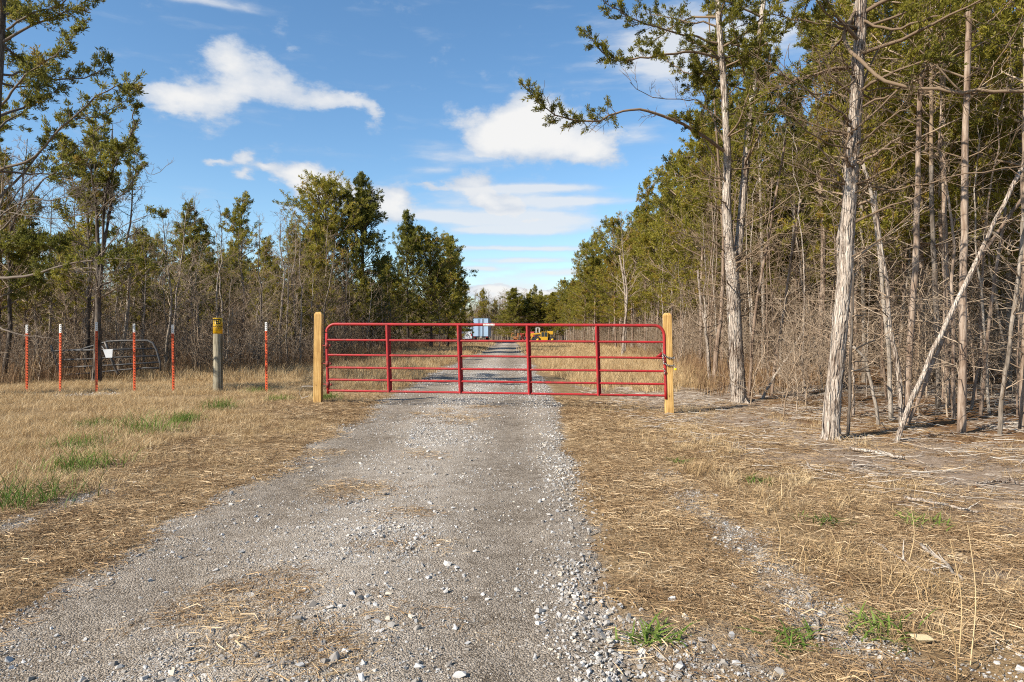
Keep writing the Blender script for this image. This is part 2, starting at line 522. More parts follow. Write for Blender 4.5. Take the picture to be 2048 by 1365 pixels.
def ground_mat(name, road=False):
    m, n, l, b = new_mat(name)
    Mx = lambda op, a, c=None, d=None: math_node(n, l, op, a, c, d)
    tc = N(n, 'ShaderNodeTexCoord')
    pos = tc.outputs['Object']
    def noise(scale, detail=5.0, rough=0.6):
        t = setin(N(n, 'ShaderNodeTexNoise'), Scale=scale, Detail=detail, Roughness=rough)
        l.new(pos, t.inputs['Vector'])
        return t.outputs['Fac']
    n_big, n_mid, n_fine = noise(0.8), noise(7.0), noise(60.0, 3.0)
    vo = setin(N(n, 'ShaderNodeTexVoronoi'), Scale=105.0)
    l.new(pos, vo.inputs['Vector'])
    vo2 = setin(N(n, 'ShaderNodeTexVoronoi'), Scale=230.0)
    l.new(pos, vo2.inputs['Vector'])
    # crushed stone fines
    cell = N(n, 'ShaderNodeSeparateColor'); l.new(vo.outputs['Color'], cell.inputs[0])
    cell2 = N(n, 'ShaderNodeSeparateColor'); l.new(vo2.outputs['Color'], cell2.inputs[0])
    g = Mx('ADD', Mx('MULTIPLY', cell.outputs[0], 0.45), Mx('MULTIPLY', cell2.outputs[1], 0.4))
    g = Mx('MULTIPLY_ADD', Mx('SUBTRACT', n_mid, 0.5), 0.7, g)
    g = Mx('MULTIPLY_ADD', Mx('SUBTRACT', n_big, 0.5), 0.5, g)
    sx = N(n, 'ShaderNodeSeparateXYZ'); l.new(pos, sx.inputs[0])
    def band(c, w):
        d = Mx('DIVIDE', Mx('SUBTRACT', Mx('MULTIPLY_ADD', Mx('SUBTRACT', n_big, 0.5), 0.5, sx.outputs[0]), c), w)
        return Mx('EXPONENT', Mx('MULTIPLY', Mx('MULTIPLY', d, d), -1.0))
    tr = Mx('ADD', band(-1.95, 0.42), band(0.0, 0.42))
    g = Mx('MULTIPLY_ADD', tr, -0.17, g)
    g = Mx('MULTIPLY_ADD', band(-0.98, 0.40), 0.12, g)
    gr = ramp(n, [(0.0, (0.112, 0.089, 0.065)), (0.35, (0.292, 0.246, 0.194)), (0.7, (0.425, 0.375, 0.312)), (1.0, (0.59, 0.545, 0.48))])
    l.new(g, gr.inputs[0])
    col = gr.outputs[0]
    hgt = Mx('ADD', Mx('MULTIPLY', vo.outputs['Distance'], -1.2), Mx('MULTIPLY', vo2.outputs['Distance'], -0.6))
    if not road:
        za = N(n, 'ShaderNodeAttribute', attribute_name='zone')
        sep = N(n, 'ShaderNodeSeparateColor'); l.new(za.outputs['Color'], sep.inputs[0])
        # thatch of dead grass
        t = Mx('ADD', Mx('MULTIPLY', n_fine, 0.7), Mx('MULTIPLY', n_mid, 0.5))
        dg = ramp(n, [(0.3, (0.075, 0.046, 0.024)), (0.55, (0.19, 0.128, 0.066)), (0.8, (0.36, 0.26, 0.145))])
        l.new(t, dg.inputs[0])
        # shredded wood litter
        mu = ramp(n, [(0.3, (0.085, 0.056, 0.036)), (0.55, (0.20, 0.145, 0.10)), (0.8, (0.37, 0.305, 0.24))])
        l.new(t, mu.inputs[0])
        # forest floor leaves
        lf = ramp(n, [(0.3, (0.05, 0.028, 0.014)), (0.55, (0.135, 0.075, 0.035)), (0.8, (0.24, 0.145, 0.075))])
        l.new(t, lf.inputs[0])
        def mix(fac, a, c):
            x = N(n, 'ShaderNodeMix', data_type='RGBA')
            l.new(fac, x.inputs[0]); l.new(a, x.inputs[6]); l.new(c, x.inputs[7])
            return x.outputs[2]
        def soft(v, amt=0.9):
            mr = N(n, 'ShaderNodeMapRange', interpolation_type='SMOOTHSTEP')
            setin(mr, **{'From Min': 0.3, 'From Max': 0.7})
            l.new(Mx('MULTIPLY_ADD', Mx('SUBTRACT', Mx('ADD', Mx('MULTIPLY', n_mid, 0.6), Mx('MULTIPLY', n_big, 0.4)), 0.5), amt, v), mr.inputs['Value'])
            return mr.outputs[0]
        base = mix(soft(sep.outputs[1]), dg.outputs[0], mu.outputs[0])
        base = mix(soft(sep.outputs[0]), base, lf.outputs[0])
        gm = soft(sep.outputs[2], 1.2)
        col = mix(gm, base, gr.outputs[0])
        hgt = Mx('ADD', Mx('MULTIPLY', hgt, gm), n_fine)
    l.new(col, b.inputs['Base Color'])
    setin(b, Roughness=0.95, **{'Specular IOR Level': 0.1})
    bp = setin(N(n, 'ShaderNodeBump'), Strength=0.8, Distance=0.012)
    l.new(hgt, bp.inputs['Height'])
    l.new(bp.outputs[0], b.inputs['Normal'])
    return m

M = {}
M['ground'] = ground_mat('ground_surface')
M['road'] = ground_mat('crushed_stone_surface', road=True)
M['red'] = simple_mat('red_gate_paint', (0.335, 0.016, 0.018), rough=0.5, spec=0.4, noise=0.32, nscale=9.0, dirt=(0.20, 0.024, 0.02), bump=0.03)
M['red_worn'] = simple_mat('red_hinge_rust', (0.22, 0.035, 0.025), rough=0.7, noise=0.5, nscale=40.0)
M['pine'] = wood_post_mat('treated_pine', (0.28, 0.15, 0.045), (0.50, 0.30, 0.095), (0.64, 0.43, 0.17))
M['grey_post'] = wood_post_mat('weathered_post', (0.10, 0.085, 0.055), (0.24, 0.21, 0.145), (0.38, 0.345, 0.265), ring=0.8)
M['orange'] = simple_mat('orange_post_paint', (0.58, 0.085, 0.020), rough=0.55, noise=0.3, nscale=20.0)
M['stud'] = simple_mat('shadow_toned_stud', (0.20, 0.032, 0.014), rough=0.7)  # same paint as the shaft, darkened: the studs' shadows put into the colour
M['stud_white'] = simple_mat('shadow_toned_tip_stud', (0.30, 0.29, 0.28), rough=0.7)  # studs on the white tip greyed, their shadows painted in
M['white'] = simple_mat('white_paint', (0.74, 0.73, 0.70), rough=0.6, noise=0.12, nscale=30.0)
M['sign_yellow'] = simple_mat('yellow_sign', (0.80, 0.46, 0.012), rough=0.45, noise=0.08, nscale=10.0)
M['ink'] = simple_mat('sign_ink', (0.018, 0.014, 0.010), rough=0.6)
M['steel'] = simple_mat('galvanised_chain', (0.42, 0.40, 0.37), rough=0.42, metal=0.85, noise=0.35, nscale=60.0)
M['padlock'] = simple_mat('padlock_yellow', (0.75, 0.55, 0.03), rough=0.4)
M['old_gate'] = simple_mat('old_gate_dark_metal', (0.055, 0.058, 0.062), rough=0.5, noise=0.5, nscale=12.0, dirt=(0.10, 0.075, 0.055))
M['plate'] = simple_mat('pale_sign_plate', (0.62, 0.64, 0.66), rough=0.5, noise=0.1)
M['wire'] = simple_mat('fence_wire', (0.55, 0.54, 0.52), rough=0.4, metal=0.6)
M['machine_yellow'] = simple_mat('machine_yellow', (0.58, 0.33, 0.025), rough=0.5, noise=0.25, nscale=2.0)
M['machine_orange'] = simple_mat('machine_orange', (0.55, 0.20, 0.06), rough=0.55, noise=0.25, nscale=2.0)
M['machine_red'] = simple_mat('machine_red', (0.42, 0.06, 0.045), rough=0.55, noise=0.3, nscale=2.0)
M['tyre'] = simple_mat('tyre_rubber', (0.022, 0.022, 0.023), rough=0.85, noise=0.3)
M['black'] = simple_mat('black_steel', (0.02, 0.021, 0.024), rough=0.6)
M['glass'] = simple_mat('dark_window', (0.03, 0.045, 0.05), rough=0.12, spec=0.6)
M['trailer'] = simple_mat('shade_blue_trailer', (0.34, 0.48, 0.64), rough=0.4, noise=0.10, nscale=1.2)  # white trailer; its shade and sky reflection are put into this blue
M['van'] = simple_mat('pale_grey_van', (0.58, 0.60, 0.63), rough=0.4, noise=0.1, nscale=1.5)
M['lamp_red'] = simple_mat('tail_lamp', (0.35, 0.02, 0.02), rough=0.3)

# ------------------------------------------------------------------ ground and road
def axis(segs):
    out = []
    for a, b, s in segs:
        out.append(np.arange(a, b, s))
    return np.concatenate(out)

def build_ground():
    xs = np.concatenate([-np.geomspace(3000, 31, 40), axis([(-30, -10, 0.5), (-10, 10, 0.11), (10, 30, 0.5)]), np.geomspace(30, 3000, 40)])
    ys = np.concatenate([-np.geomspace(3000, 11, 30), axis([(-10, 1.5, 0.6), (1.5, 10, 0.10), (10, 22, 0.18), (22, 60, 0.6)]), np.geomspace(60, 3000, 60)])
    X, Y = np.meshgrid(xs, ys)
    Z = gz(X, Y)
    v = np.stack([X, Y, Z], -1).reshape(-1, 3)
    nx, ny = len(xs), len(ys)
    i = np.arange(ny - 1)[:, None] * nx; j = np.arange(nx - 1)[None, :]
    q = np.stack([i + j, i + j + 1, i + nx + j + 1, i + nx + j], -1).reshape(-1, 4)
    mb = MB(); mb.add(v, q)
    me = mb.mesh('ground')
    x, y = v[:, 0], v[:, 1]
    rb, lb = wood_r(y), wood_l(y)
    litter = np.maximum(sstep(-0.4, 1.6, x - rb) * (y > 7), sstep(-0.5, 1.5, lb - x) * (y > 10))
    mulch = sstep(1.8, 3.4, x) * (1 - sstep(14, 20, y))
    rl, rr = road_left(y), road_right(y)
    grav = (1 - sstep(-0.35, 0.25, rl - x)) * (1 - sstep(-0.35, 0.35, x - rr)) * (y > -200) * (y < 122)
    # thin strip of stone that wanders along the left verge and the old side track by the steel posts
    grav = np.maximum(grav, 0.62 * np.exp(-((x + 3.75 + 0.1 * np.sin(y)) / 0.28) ** 2) * (1 - sstep(6.2, 7.5, y)))
    grav = np.maximum(grav, 0.9 * np.exp(-((y - 14.6 - 0.25 * (x + 8.6)) / 0.30) ** 2) * np.exp(-((x + 8.9) / 1.7) ** 2))
    grav = np.maximum(grav, 0.60 * np.exp(-((x - 1.55) / 0.3) ** 2) * (1 - sstep(6.5, 7.5, y)))
    grav = np.maximum(grav, 0.55 * sstep(3.9, 3.2, y) * sstep(2.4, 1.2, x) * (x > 0))
    z = np.stack([litter, mulch, grav, np.ones_like(x)], -1).astype(np.float32)
    a = me.attributes.new('zone', 'FLOAT_COLOR', 'POINT')
    a.data.foreach_set('color', z.ravel())
    return mk('ground', me, M['ground'], kind='structure', label='dry grass and leaf litter ground of the clearing')

def build_road():
    ys = np.concatenate([axis([(-12, 1.5, 0.5), (1.5, 12, 0.06), (12, 30, 0.15), (30, 122, 0.5)])])
    us = np.linspace(0, 1, 48)
    l = road_left(ys)[:, None]; r = road_right(ys)[:, None]
    jit = np.random.RandomState(3).normal(size=(len(ys), 2)) * 0.025
    l = l + jit[:, :1]; r = r + jit[:, 1:]
    X = l + (r - l) * us[None, :]
    Y = np.repeat(ys[:, None], len(us), 1)
    edge = np.minimum(us, 1 - us)[None, :]
    Z = gz(X, Y) + 0.004 + 0.012 * sstep(0, 0.08, edge)
    Z = Z + (fbm(X, Y, 6.0, 3) - 0.5) * 0.016
    nx, ny = len(us), len(ys)
    i = np.arange(ny - 1)[:, None] * nx; j = np.arange(nx - 1)[None, :]
    q = np.stack([i + j, i + j + 1, i + nx + j + 1, i + nx + j], -1).reshape(-1, 4)
    mb = MB(); mb.add(np.stack([X, Y, Z], -1).reshape(-1, 3), q)
    return mk('gravel_road', mb.mesh('gravel_road'), M['road'], kind='structure', label='straight gravel track running under the red gate')

GROUND = build_ground()
ROAD = build_road()

# ------------------------------------------------------------------ red gate
GL, GR = np.array((-3.47, 12.75)), np.array((2.68, 12.05))      # hinge end, latch end
GZL = [1.598, 1.304, 1.024, 0.790, 0.563, 0.359]
GZR = [1.561, 1.268, 0.989, 0.757, 0.530, 0.327]
def gpt(u, z, back=0.0):
    """point on the gate plane: u along 0..1, z height (as at the hinge end)"""
    p = GL + (GR - GL) * u
    sag = -0.034 * u
    sh = 0.030 * (1.6 - z)
    d = (GR - GL) / np.linalg.norm(GR - GL)
    nrm = np.array((-d[1], d[0]))
    p = p + d * sh + nrm * back
    return np.array((p[0], p[1], z + sag))

def build_gate():
    ang = math.atan2(GR[1] - GL[1], GR[0] - GL[0])
    root = empty('metal_gate', (GL[0], GL[1], 0), (0, 0, 0), 'long red tubular steel gate closed across the gravel track', 'gate')
    org = np.array((GL[0], GL[1], 0))
    L = float(np.linalg.norm(GR - GL))
    # bent frame: hinge stile, top rail and latch stile from one tube
    rad = 0.17
    pts = []
    for z in np.linspace(0.30, GZL[0] - rad, 8): pts.append(gpt(0, z))
    for a in np.linspace(0, math.pi / 2, 9)[1:]:
        pts.append(gpt(rad * (1 - math.cos(a)) / L, GZL[0] - rad + rad * math.sin(a)))
    for u in np.linspace(rad / L, 1 - rad / L, 22)[1:]: pts.append(gpt(u, GZL[0]))
    for a in np.linspace(0, math.pi / 2, 9)[1:]:
        pts.append(gpt(1 - rad / L + rad * math.sin(a) / L, GZL[0] - rad + rad * math.cos(a)))
    for z in np.linspace(GZL[0] - rad, 0.30, 8)[1:]: pts.append(gpt(1, z))
    mb = MB(); tube(mb, np.array(pts) - org, 0.027, 12, cap=True)
    top = mk('frame_tube', mb.mesh('gate_frame_tube'), M['red'], root)
    for k in range(1, 6):
        mb = MB()
        us = np.linspace(0.0, 1.0, 14)
        tube(mb, np.array([gpt(u, GZL[k]) for u in us]) - org, 0.021, 10)
        mk('rail', mb.mesh('gate_rail'), M['red'], root)
    # folded upright braces: front flange, web, back flange
    d = (GR - GL) / L
    for u in (0.189, 0.405, 0.609, 0.809):
        mb = MB()
        prof = [(-0.026, -0.030), (0.018, -0.030), (0.018, 0.026), (0.052, 0.026), (0.052, 0.031), (0.013, 0.031), (0.013, -0.025), (-0.026, -0.025)]
        zs = (GZL[0] - 0.012, GZL[5] - 0.018)
        v = []
        for z in zs:
            for (a, bk) in prof:
                v.append(gpt(u + a / L, z, bk) - org)
        n = len(prof); j = np.arange(n); k2 = (j + 1) % n
        mb.add(v, np.stack([j, k2, k2 + n, j + n], -1))
        mk('brace', mb.mesh('gate_brace'), M['red'], root)
    # hinge bolts on the post side
    for z in (1.20, 0.86, 0.47):
        mb = MB()
        p = gpt(0, z) - org
        tube(mb, [p + (-0.135, 0.16, 0), p + (-0.03, 0.02, 0), p + (0.05, -0.002, 0)], 0.010, 8, cap=True)
        tube(mb, [p + (0, 0, -0.055), p + (0, 0, 0.055)], 0.034, 12, cap=True)
        box(mb, p + (0.062, 0, 0), (0.03, 0.04, 0.04))
        mk('hinge', mb.mesh('gate_hinge'), M['red_worn'], root)
    # small latch gusset beside the chain
    mb = MB()
    p = gpt(0.995, GZL[2] + 0.021) - org
    prism(mb, [(p[0] - 0.13, p[2] - 0.0), (p[0] - 0.02, p[2] + 0.09), (p[0] - 0.02, p[2])], p[1] - 0.008, p[1] + 0.008)
    mk('latch_plate', mb.mesh('gate_latch'), M['red'], root)
    # maker's sticker on the top rail, worn white
    mb = MB()
    us = np.linspace((975 - 650) / 678, (998 - 650) / 678, 6)
    v, q = [], []
    for i, u in enumerate(us):
        c = gpt(u, GZL[0]) - org
        for a in np.linspace(R(-40), R(65), 5):
            v.append(c + np.array((0, -math.cos(a) * 0.0285, -math.sin(a) * 0.0285)))
    for i in range(5):
        for k in range(4):
            q.append([i * 5 + k, i * 5 + k + 1, i * 5 + 6 + k, i * 5 + 5 + k])
    mb.add(v, q)
    st = mk('sticker', mb.mesh('gate_sticker'), simple_mat('worn_sticker', (0.66, 0.58, 0.56), rough=0.5, noise=0.4, nscale=22.0, dirt=(0.45, 0.12, 0.10)), top, label='worn white sticker on the top rail')
    return root
GATE = build_gate()

def wood_post(name, x, y, ztop, label, lean, rot):
    w = 0.074
    c = 0.018
    zb = float(gz(x, y)) - 0.5
    root_loc = (x, y, zb)
    h = ztop - zb
    oct_ = [(-w + c * .35, -w), (w - c * .35, -w), (w, -w + c * .35), (w, w - c * .35), (w - c * .35, w), (-w + c * .35, w), (-w, w - c * .35), (-w, -w + c * .35)]
    mb = MB()
    rows = [(0, 1.0), (h * .3, 1.0), (h * .6, .995), (h - 0.045, .99), (h - 0.008, 0.70), (h, 0.62)]
    v = []
    for z, s in rows:
        for (a, b) in oct_:
            v.append((a * s + lean * z, b * s, z))
    n = 8; q = []
    for i in range(len(rows) - 1):
        for j in range(n):
            k = (j + 1) % n
            q.append([i * n + j, i * n + k, (i + 1) * n + k, (i + 1) * n + j])
    v.append((lean * h, 0, h + 0.002)); c1 = len(v) - 1
    t = [[c1, (len(rows) - 1) * n + j, (len(rows) - 1) * n + (j + 1) % n] for j in range(n)]
    mb.add(v, q, t)
    o = mk('gate_post', mb.mesh('gate_post', smooth=False), M['pine'], loc=root_loc, rot=(0, 0, rot), label=label, cat='post', group='new pine gate posts')
    return bevel(o, 0.005, 2)
wood_post('gate_post', -3.675, 12.93, 1.83, 'new square yellow pine post at the hinge end of the red gate', 0.008, 0.02)
RP = wood_post('gate_post', 2.80, 12.10, 1.785, 'new square pine post with a chain around it at the latch end', -0.022, -0.10)

# chain: every link a part
def build_chain():
    root = empty('chain', (2.70, 12.0, 0.9), (0, 0, 0), 'steel chain wrapped round the latch end post', 'chain')
    mb = MB()
    a = np.linspace(0, 2 * np.pi, 13)[:-1]
    c = np.stack([np.where(np.abs(np.cos(a)) > .01, np.sign(np.cos(a)) * .010, 0) + np.cos(a) * 0.010, np.sin(a) * 0.0125, a * 0], -1)
    sides = 6
    pts = np.vstack([c, c[:1], c[1:2]])
    t = np.gradient(pts, axis=0)[:12]; t /= np.linalg.norm(t, axis=1)[:, None]
    up = np.array((0, 0, 1.0)); sd = np.cross(t, up)
    b = np.linspace(0, 2 * np.pi, sides, endpoint=False)
    v = (c[:, None] + 0.0048 * (np.cos(b)[None, :, None] * sd[:, None] + np.sin(b)[None, :, None] * up)).reshape(-1, 3)
    i = np.arange(12)[:, None]; j = np.arange(sides)[None]
    q = np.stack([i * sides + j, i * sides + (j + 1) % sides, ((i + 1) % 12) * sides + (j + 1) % sides, ((i + 1) % 12) * sides + j], -1).reshape(-1, 4)
    mb.add(v, q)
    me = mb.mesh('chain_link'); me.materials.append(M['steel'])
    org = Vector(root.location)
    w = 0.092
    px, py = 2.765, 12.10
    g = gpt(1.0, GZL[2])
    def loop(z0, z1, zs):
        return [(g[0] - 0.035, g[1] - 0.035, zs), (px - w * .5, py - w, z0 + .012), (px, py - w, z0 - 0.006), (px + w, py - w, z0 - 0.012), (px + w + 0.004, py + w * .2, z1), (px + w, py + w, z1)]
    paths = [loop(1.002, 1.0, 1.06), loop(0.865, 0.86, 0.90),
             [(g[0] - 0.035, g[1] - 0.037, 1.07), (g[0] - 0.045, g[1] - 0.04, 1.0), (g[0] - 0.03, g[1] - 0.04, 0.94), (g[0] - 0.028, g[1] - 0.038, 0.90)],
             [(g[0] - 0.02, g[1] - 0.036, 0.81), (g[0] - 0.012, g[1] - 0.036, 0.76), (g[0] - 0.01, g[1] - 0.036, 0.70)]]
    for P in paths:
        P = np.array(P)
        sl_ = np.linalg.norm(np.diff(P, axis=0), axis=1); cum = np.r_[0, np.cumsum(sl_)]
        n = max(2, int(cum[-1] / 0.030))
        for k in range(n):
            s = (k + .5) / n * cum[-1]
            p = np.array([np.interp(s, cum, P[:, i]) for i in range(3)])
            p2 = np.array([np.interp(min(s + .01, cum[-1]), cum, P[:, i]) for i in range(3)])
            p1 = np.array([np.interp(max(s - .01, 0), cum, P[:, i]) for i in range(3)])
            dd = Vector(p2 - p1).normalized()
            rot = dd.to_track_quat('X', 'Z') @ Matrix.Rotation(R(45 + 90 * (k % 2)), 4, 'X').to_quaternion()
            o = mk('link', me, None, root)
            o.location = Vector(p) - org
            o.rotation_euler = rot.to_euler()
    # padlock
    mb = MB()
    box(mb, (0, 0, -0.035), (0.045, 0.02, 0.04))
    lock = mk('padlock', mb.mesh('padlock_body'), M['padlock'], loc=(px + w + 0.015, py - w - 0.005, 0.83), label='small yellow padlock hanging from the gate chain', cat='padlock')
    bevel(lock, 0.005)
    mb = MB()
    a = np.linspace(0, math.pi, 10)
    tube(mb, np.stack([np.cos(a) * 0.015, a * 0, np.sin(a) * 0.022 - 0.016], -1), 0.0038, 6)
    mk('shackle', mb.mesh('padlock_shackle'), M['steel'], lock)
build_chain()

# ------------------------------------------------------------------ steel posts and round post
def build_tposts():
    def shaft_mesh(z0, z1, name):
        mb = MB()
        prof = [(-0.025, -0.004), (0.025, -0.004), (0.025, 0.001), (0.003, 0.001), (0.003, 0.036), (-0.003, 0.036), (-0.003, 0.001), (-0.025, 0.001)]
        n = len(prof)
        v = [(a, b, z) for z in (z0, z1) for (a, b) in prof]
        j = np.arange(n); k = (j + 1) % n
        c = len(v)
        mb.add(v, np.concatenate([np.stack([j, k, k + n, j + n], -1), np.array([[n, n + 1, n + 2, n + 7], [n + 3, n + 4, n + 5, n + 6], [n + 7, n + 2, n + 3, n + 6]])]))
        return mb.mesh(name, smooth=False)
    H = 1.62
    sm = shaft_mesh(-0.4, H - 0.19, 't_post_shaft'); tm = shaft_mesh(H - 0.19, H, 't_post_tip')
    mb = MB(); box(mb, (0, -0.009, 0), (0.016, 0.011, 0.020), top=(.8, .6))
    st1 = mb.mesh('t_post_stud', smooth=False); st2 = st1.copy()
    spots = [(54, 650, 0.0, 'end orange steel post of the row, farthest from the round wooden post'),
             (121, 649, -.004, 'second orange steel post in the row counting from the picture edge'),
             (193, 645, .002, 'orange steel post in front of the dark forked cedar trunk, middle of five'),
             (268, 648, .006, 'fourth orange steel post in the row, in front of the old dark gate'),
             (345, 650, .012, 'orange steel post of the row closest to the round wooden post'),
             (532, 645, .006, 'lone orange steel post between the round post and the red gate')]
    for (px, py, lean, lab) in spots:
        Y = 15.0
        x = (px - 1024) * Y / F
        zt = EYE + (HOR - py) * Y / F
        r = empty('steel_post', (x + lean * 40 * .05, Y, zt - H), (0, -lean, random.Random(px).uniform(-.15, .15)), lab, 'post', 'orange steel fence posts')
        sh = mk('shaft', sm, M['orange'], r); tp = mk('tip', tm, M['white'], r, label='white painted tip')
        for z in np.arange(0.02, H - 0.20, 0.060): mk('stud', st1, M['stud'], sh, loc=(0, 0, z))
        for z in np.arange(H - 0.155, H - 0.01, 0.045): mk('stud', st2, M['stud_white'], tp, loc=(0, 0, z))
build_tposts()

def build_round_post():
    Y = 15.0
    x = (436 - 1024) * Y / F
    zt = EYE + (HOR - 636) * Y / F
    zb = float(gz(x, Y)) - 0.4
    Rr = 0.098
    mb = MB()
    rng = np.random.RandomState(5)
    zs = np.linspace(0, zt - zb, 14)
    tube(mb, np.c_[zs * 0, zs * 0, zs], np.linspace(Rr * 1.06, Rr, 14), 24, cap=True, rough=0.006, rng=rng)
    mk('round_post', mb.mesh('round_post'), M['grey_post'], loc=(x, Y, zb), label='weathered round wooden post carrying the yellow sign', cat='post')
    # posted notice wrapped round the top
    hgt = 0.345
    sr = Rr + 0.004
    c0 = -0.062 / sr
    root = empty('warning_sign', (x, Y, zt - hgt - 0.004), (0, 0, 0), 'yellow notice with black lettering wrapped round the wooden post', 'sign')
    def wrap(arc, r, z):
        a = arc / sr
        return (math.sin(a) * r, -math.cos(a) * r, z)
    def sheet(x0, x1, z0, z1, r, seg):
        mb = MB()
        v, q = [], []
        for i in range(seg + 1):
            s = x0 + (x1 - x0) * i / seg
            v += [wrap(s, r, z0), wrap(s, r, z1)]
        for i in range(seg):
            q.append([2 * i, 2 * i + 2, 2 * i + 3, 2 * i + 1])
        mb.add(v, q)
        return mb
    mb = sheet(-0.062 - 0.235, -0.062 + 0.235, 0, hgt, sr, 28)
    p = mk('panel', mb.mesh('sign_panel'), M['sign_yellow'], root)
    so_ = p.modifiers.new('thickness', 'SOLIDIFY'); so_.thickness = 0.0015; so_.offset = -1
    fc = bpy.data.curves.new('posted', 'FONT')
    fc.body = 'POSTED'; fc.align_x = 'CENTER'; fc.size = 0.158; fc.offset = 0.0045; fc.space_character = 1.0; fc.resolution_u = 3
    fo = bpy.data.objects.new('lettering_source', fc); COL.objects.link(fo)
    bpy.context.view_layer.update()
    me = bpy.data.meshes.new_from_object(fo.evaluated_get(bpy.context.evaluated_depsgraph_get()))
    COL.objects.unlink(fo); bpy.data.objects.remove(fo)
    bm = bmesh.new(); bm.from_mesh(me)
    bmesh.ops.triangulate(bm, faces=bm.faces)
    bmesh.ops.subdivide_edges(bm, edges=[e for e in bm.edges if e.calc_length() > 0.012], cuts=3, use_grid_fill=True)
    wmax = max(v.co.x for v in bm.verts)
    k = 0.178 / wmax
    for v in bm.verts:
        xx, yy = v.co.x * k, v.co.y
        v.co = wrap(-0.066 + xx, sr + 0.0042, 0.214 + yy)
    bm.to_mesh(me); bm.free()
    mk('lettering', me, M['ink'], root, label='bold black word POSTED')
    # rows of small print, too small to read
    rng = random.Random(4)
    mb = MB()
    for (z, h) in ((0.180, 0.016), (0.150, 0.017), (0.124, 0.011), (0.100, 0.012), (0.072, 0.011)):
        s = -0.062 - 0.19
        while s < 0.125:
            wd_ = rng.uniform(0.012, 0.045) if h > 0.0065 else rng.uniform(0.03, 0.07)
            m2 = sheet(s, s + wd_, z, z + h, sr + 0.0042, 4)
            mb.add(np.concatenate(m2.v), np.concatenate(m2.q))
            s += wd_ + rng.uniform(0.007, 0.013)
    mk('small_print', mb.mesh('sign_small_print'), M['ink'], root, kind='stuff')
build_round_post()

# a loose end of fence wire beside the hinge post
mb = MB()
p0 = at(604, 773, 13.1)
tube(mb, [p0, at(615, 772.5, 13.05), at(626, 773, 12.98)], 0.004, 5)
tube(mb, [at(604, 773, 13.1), at(598, 786, 13.2), at(604, 797, 13.1), at(618, 792, 13.1)], 0.003, 5)
mk('fence_wire', mb.mesh('fence_wire'), M['wire'], label='loose end of bare wire sticking out beside the hinge post', cat='wire')

# ------------------------------------------------------------------ old dark gate lying in the brush
def build_old_gate():
    Y = 18.2
    root = empty('old_gate', tuple(at(215, 745, Y)), (0, 0, 0), 'old dark tube gate lying tilted in the brush behind the steel posts', 'gate')
    org = np.array(root.location)
    def part(nm, pix, r, sides=8):
        mb = MB()
        tube(mb, np.array([at(a, b, Y + dy) for (a, b, dy) in pix]) - org, r, sides, cap=True)
        mk(nm, mb.mesh('old_gate_' + nm), M['old_gate'], root)
    part('rail', [(103, 702, 0), (108, 703, 0), (160, 700, .1), (215, 683.5, .2), (240, 682, .2), (295, 681.5, .3), (305, 686, .3), (313, 700, .3), (320, 725, .3), (322, 742, .3)], 0.028)
    part('rail', [(118, 720, 0), (170, 719, .1), (215, 716, .2), (318, 712, .3)], 0.024)
    part('rail', [(128, 735, 0), (180, 733, .1), (240, 730, .2), (319, 725, .3)], 0.024)
    part('rail', [(112, 702, 0), (200, 700.5, .1), (310, 697.5, .3)], 0.024)
    part('rail', [(130, 750, 0), (190, 746, .1), (235, 741, .2), (290, 736.5, .3), (318, 737, .3)], 0.024)
    part('end_upright', [(102, 690, 0), (106, 704, 0), (113, 725, 0), (120, 748, 0), (124, 762, 0)], 0.028)
    part('brace', [(210, 684, .15), (216, 700, .15), (224, 722, .2), (234, 744, .2), (239, 752, .2)], 0.034)
    part('brace', [(196, 683, .1), (222, 716, .15), (236, 748, .2)], 0.02)
    mb = MB()
    c = [at(206, 699.5, Y - .12), at(225.5, 698.5, Y - .1), at(224.5, 715.5, Y - .1), at(212, 716, Y - .12)]
    back = [p + np.array((0, 0.006, 0)) for p in c]
    o = np.mean(c, 0)
    mb.add(np.array(c + back) - o, [[0, 1, 2, 3], [7, 6, 5, 4], [0, 4, 5, 1], [1, 5, 6, 2], [2, 6, 7, 3], [3, 7, 4, 0]])
    mk('sign_plate', mb.mesh('sign_plate', smooth=False), M['plate'], loc=tuple(o), label='blank pale grey plate fixed to the old dark gate', cat='sign')
build_old_gate()

# ------------------------------------------------------------------ far vehicles
def wheel(parent, x, y, z, r, w, hubmat, nm='wheel', cut=0.55):
    mb = MB()
    prof = [(r * .5, -w * .5), (r * .88, -w * .5), (r, -w * .32), (r, w * .32), (r * .88, w * .5), (r * .5, w * .5)]
    n = 18
    a = np.linspace(0, 2 * np.pi, n, endpoint=False)
    v = np.concatenate([np.stack([np.cos(a) * pr, np.full(n, pw), np.sin(a) * pr], -1) for (pr, pw) in prof])
    q = []
    for i in range(len(prof) - 1):
        for j in range(n):
            q.append([i * n + j, i * n + (j + 1) % n, (i + 1) * n + (j + 1) % n, (i + 1) * n + j])
    mb.add(v, q)
    for j in range(0, n, 1):
        aa = a[j]
        box(mb, (math.cos(aa) * r, w * (.2 if j % 2 else -.2), math.sin(aa) * r), (0.06 * r * 2, w * .5, 0.06 * r * 2))
    o = mk(nm, mb.mesh('wheel_tyre'), M['tyre'], parent, loc=(x, y, z))
    mb = MB()
    tube(mb, [(0, -w * .46, 0), (0, -w * .30, 0), (0, w * .46, 0)], [r * cut, r * cut, r * cut], 16, cap=True)
    tube(mb, [(0, -w * .52, 0), (0, -w * .46, 0)], [r * .2, r * .24], 10, cap=True)
    mk('rim', mb.mesh('wheel_rim'), hubmat, o)
    return o

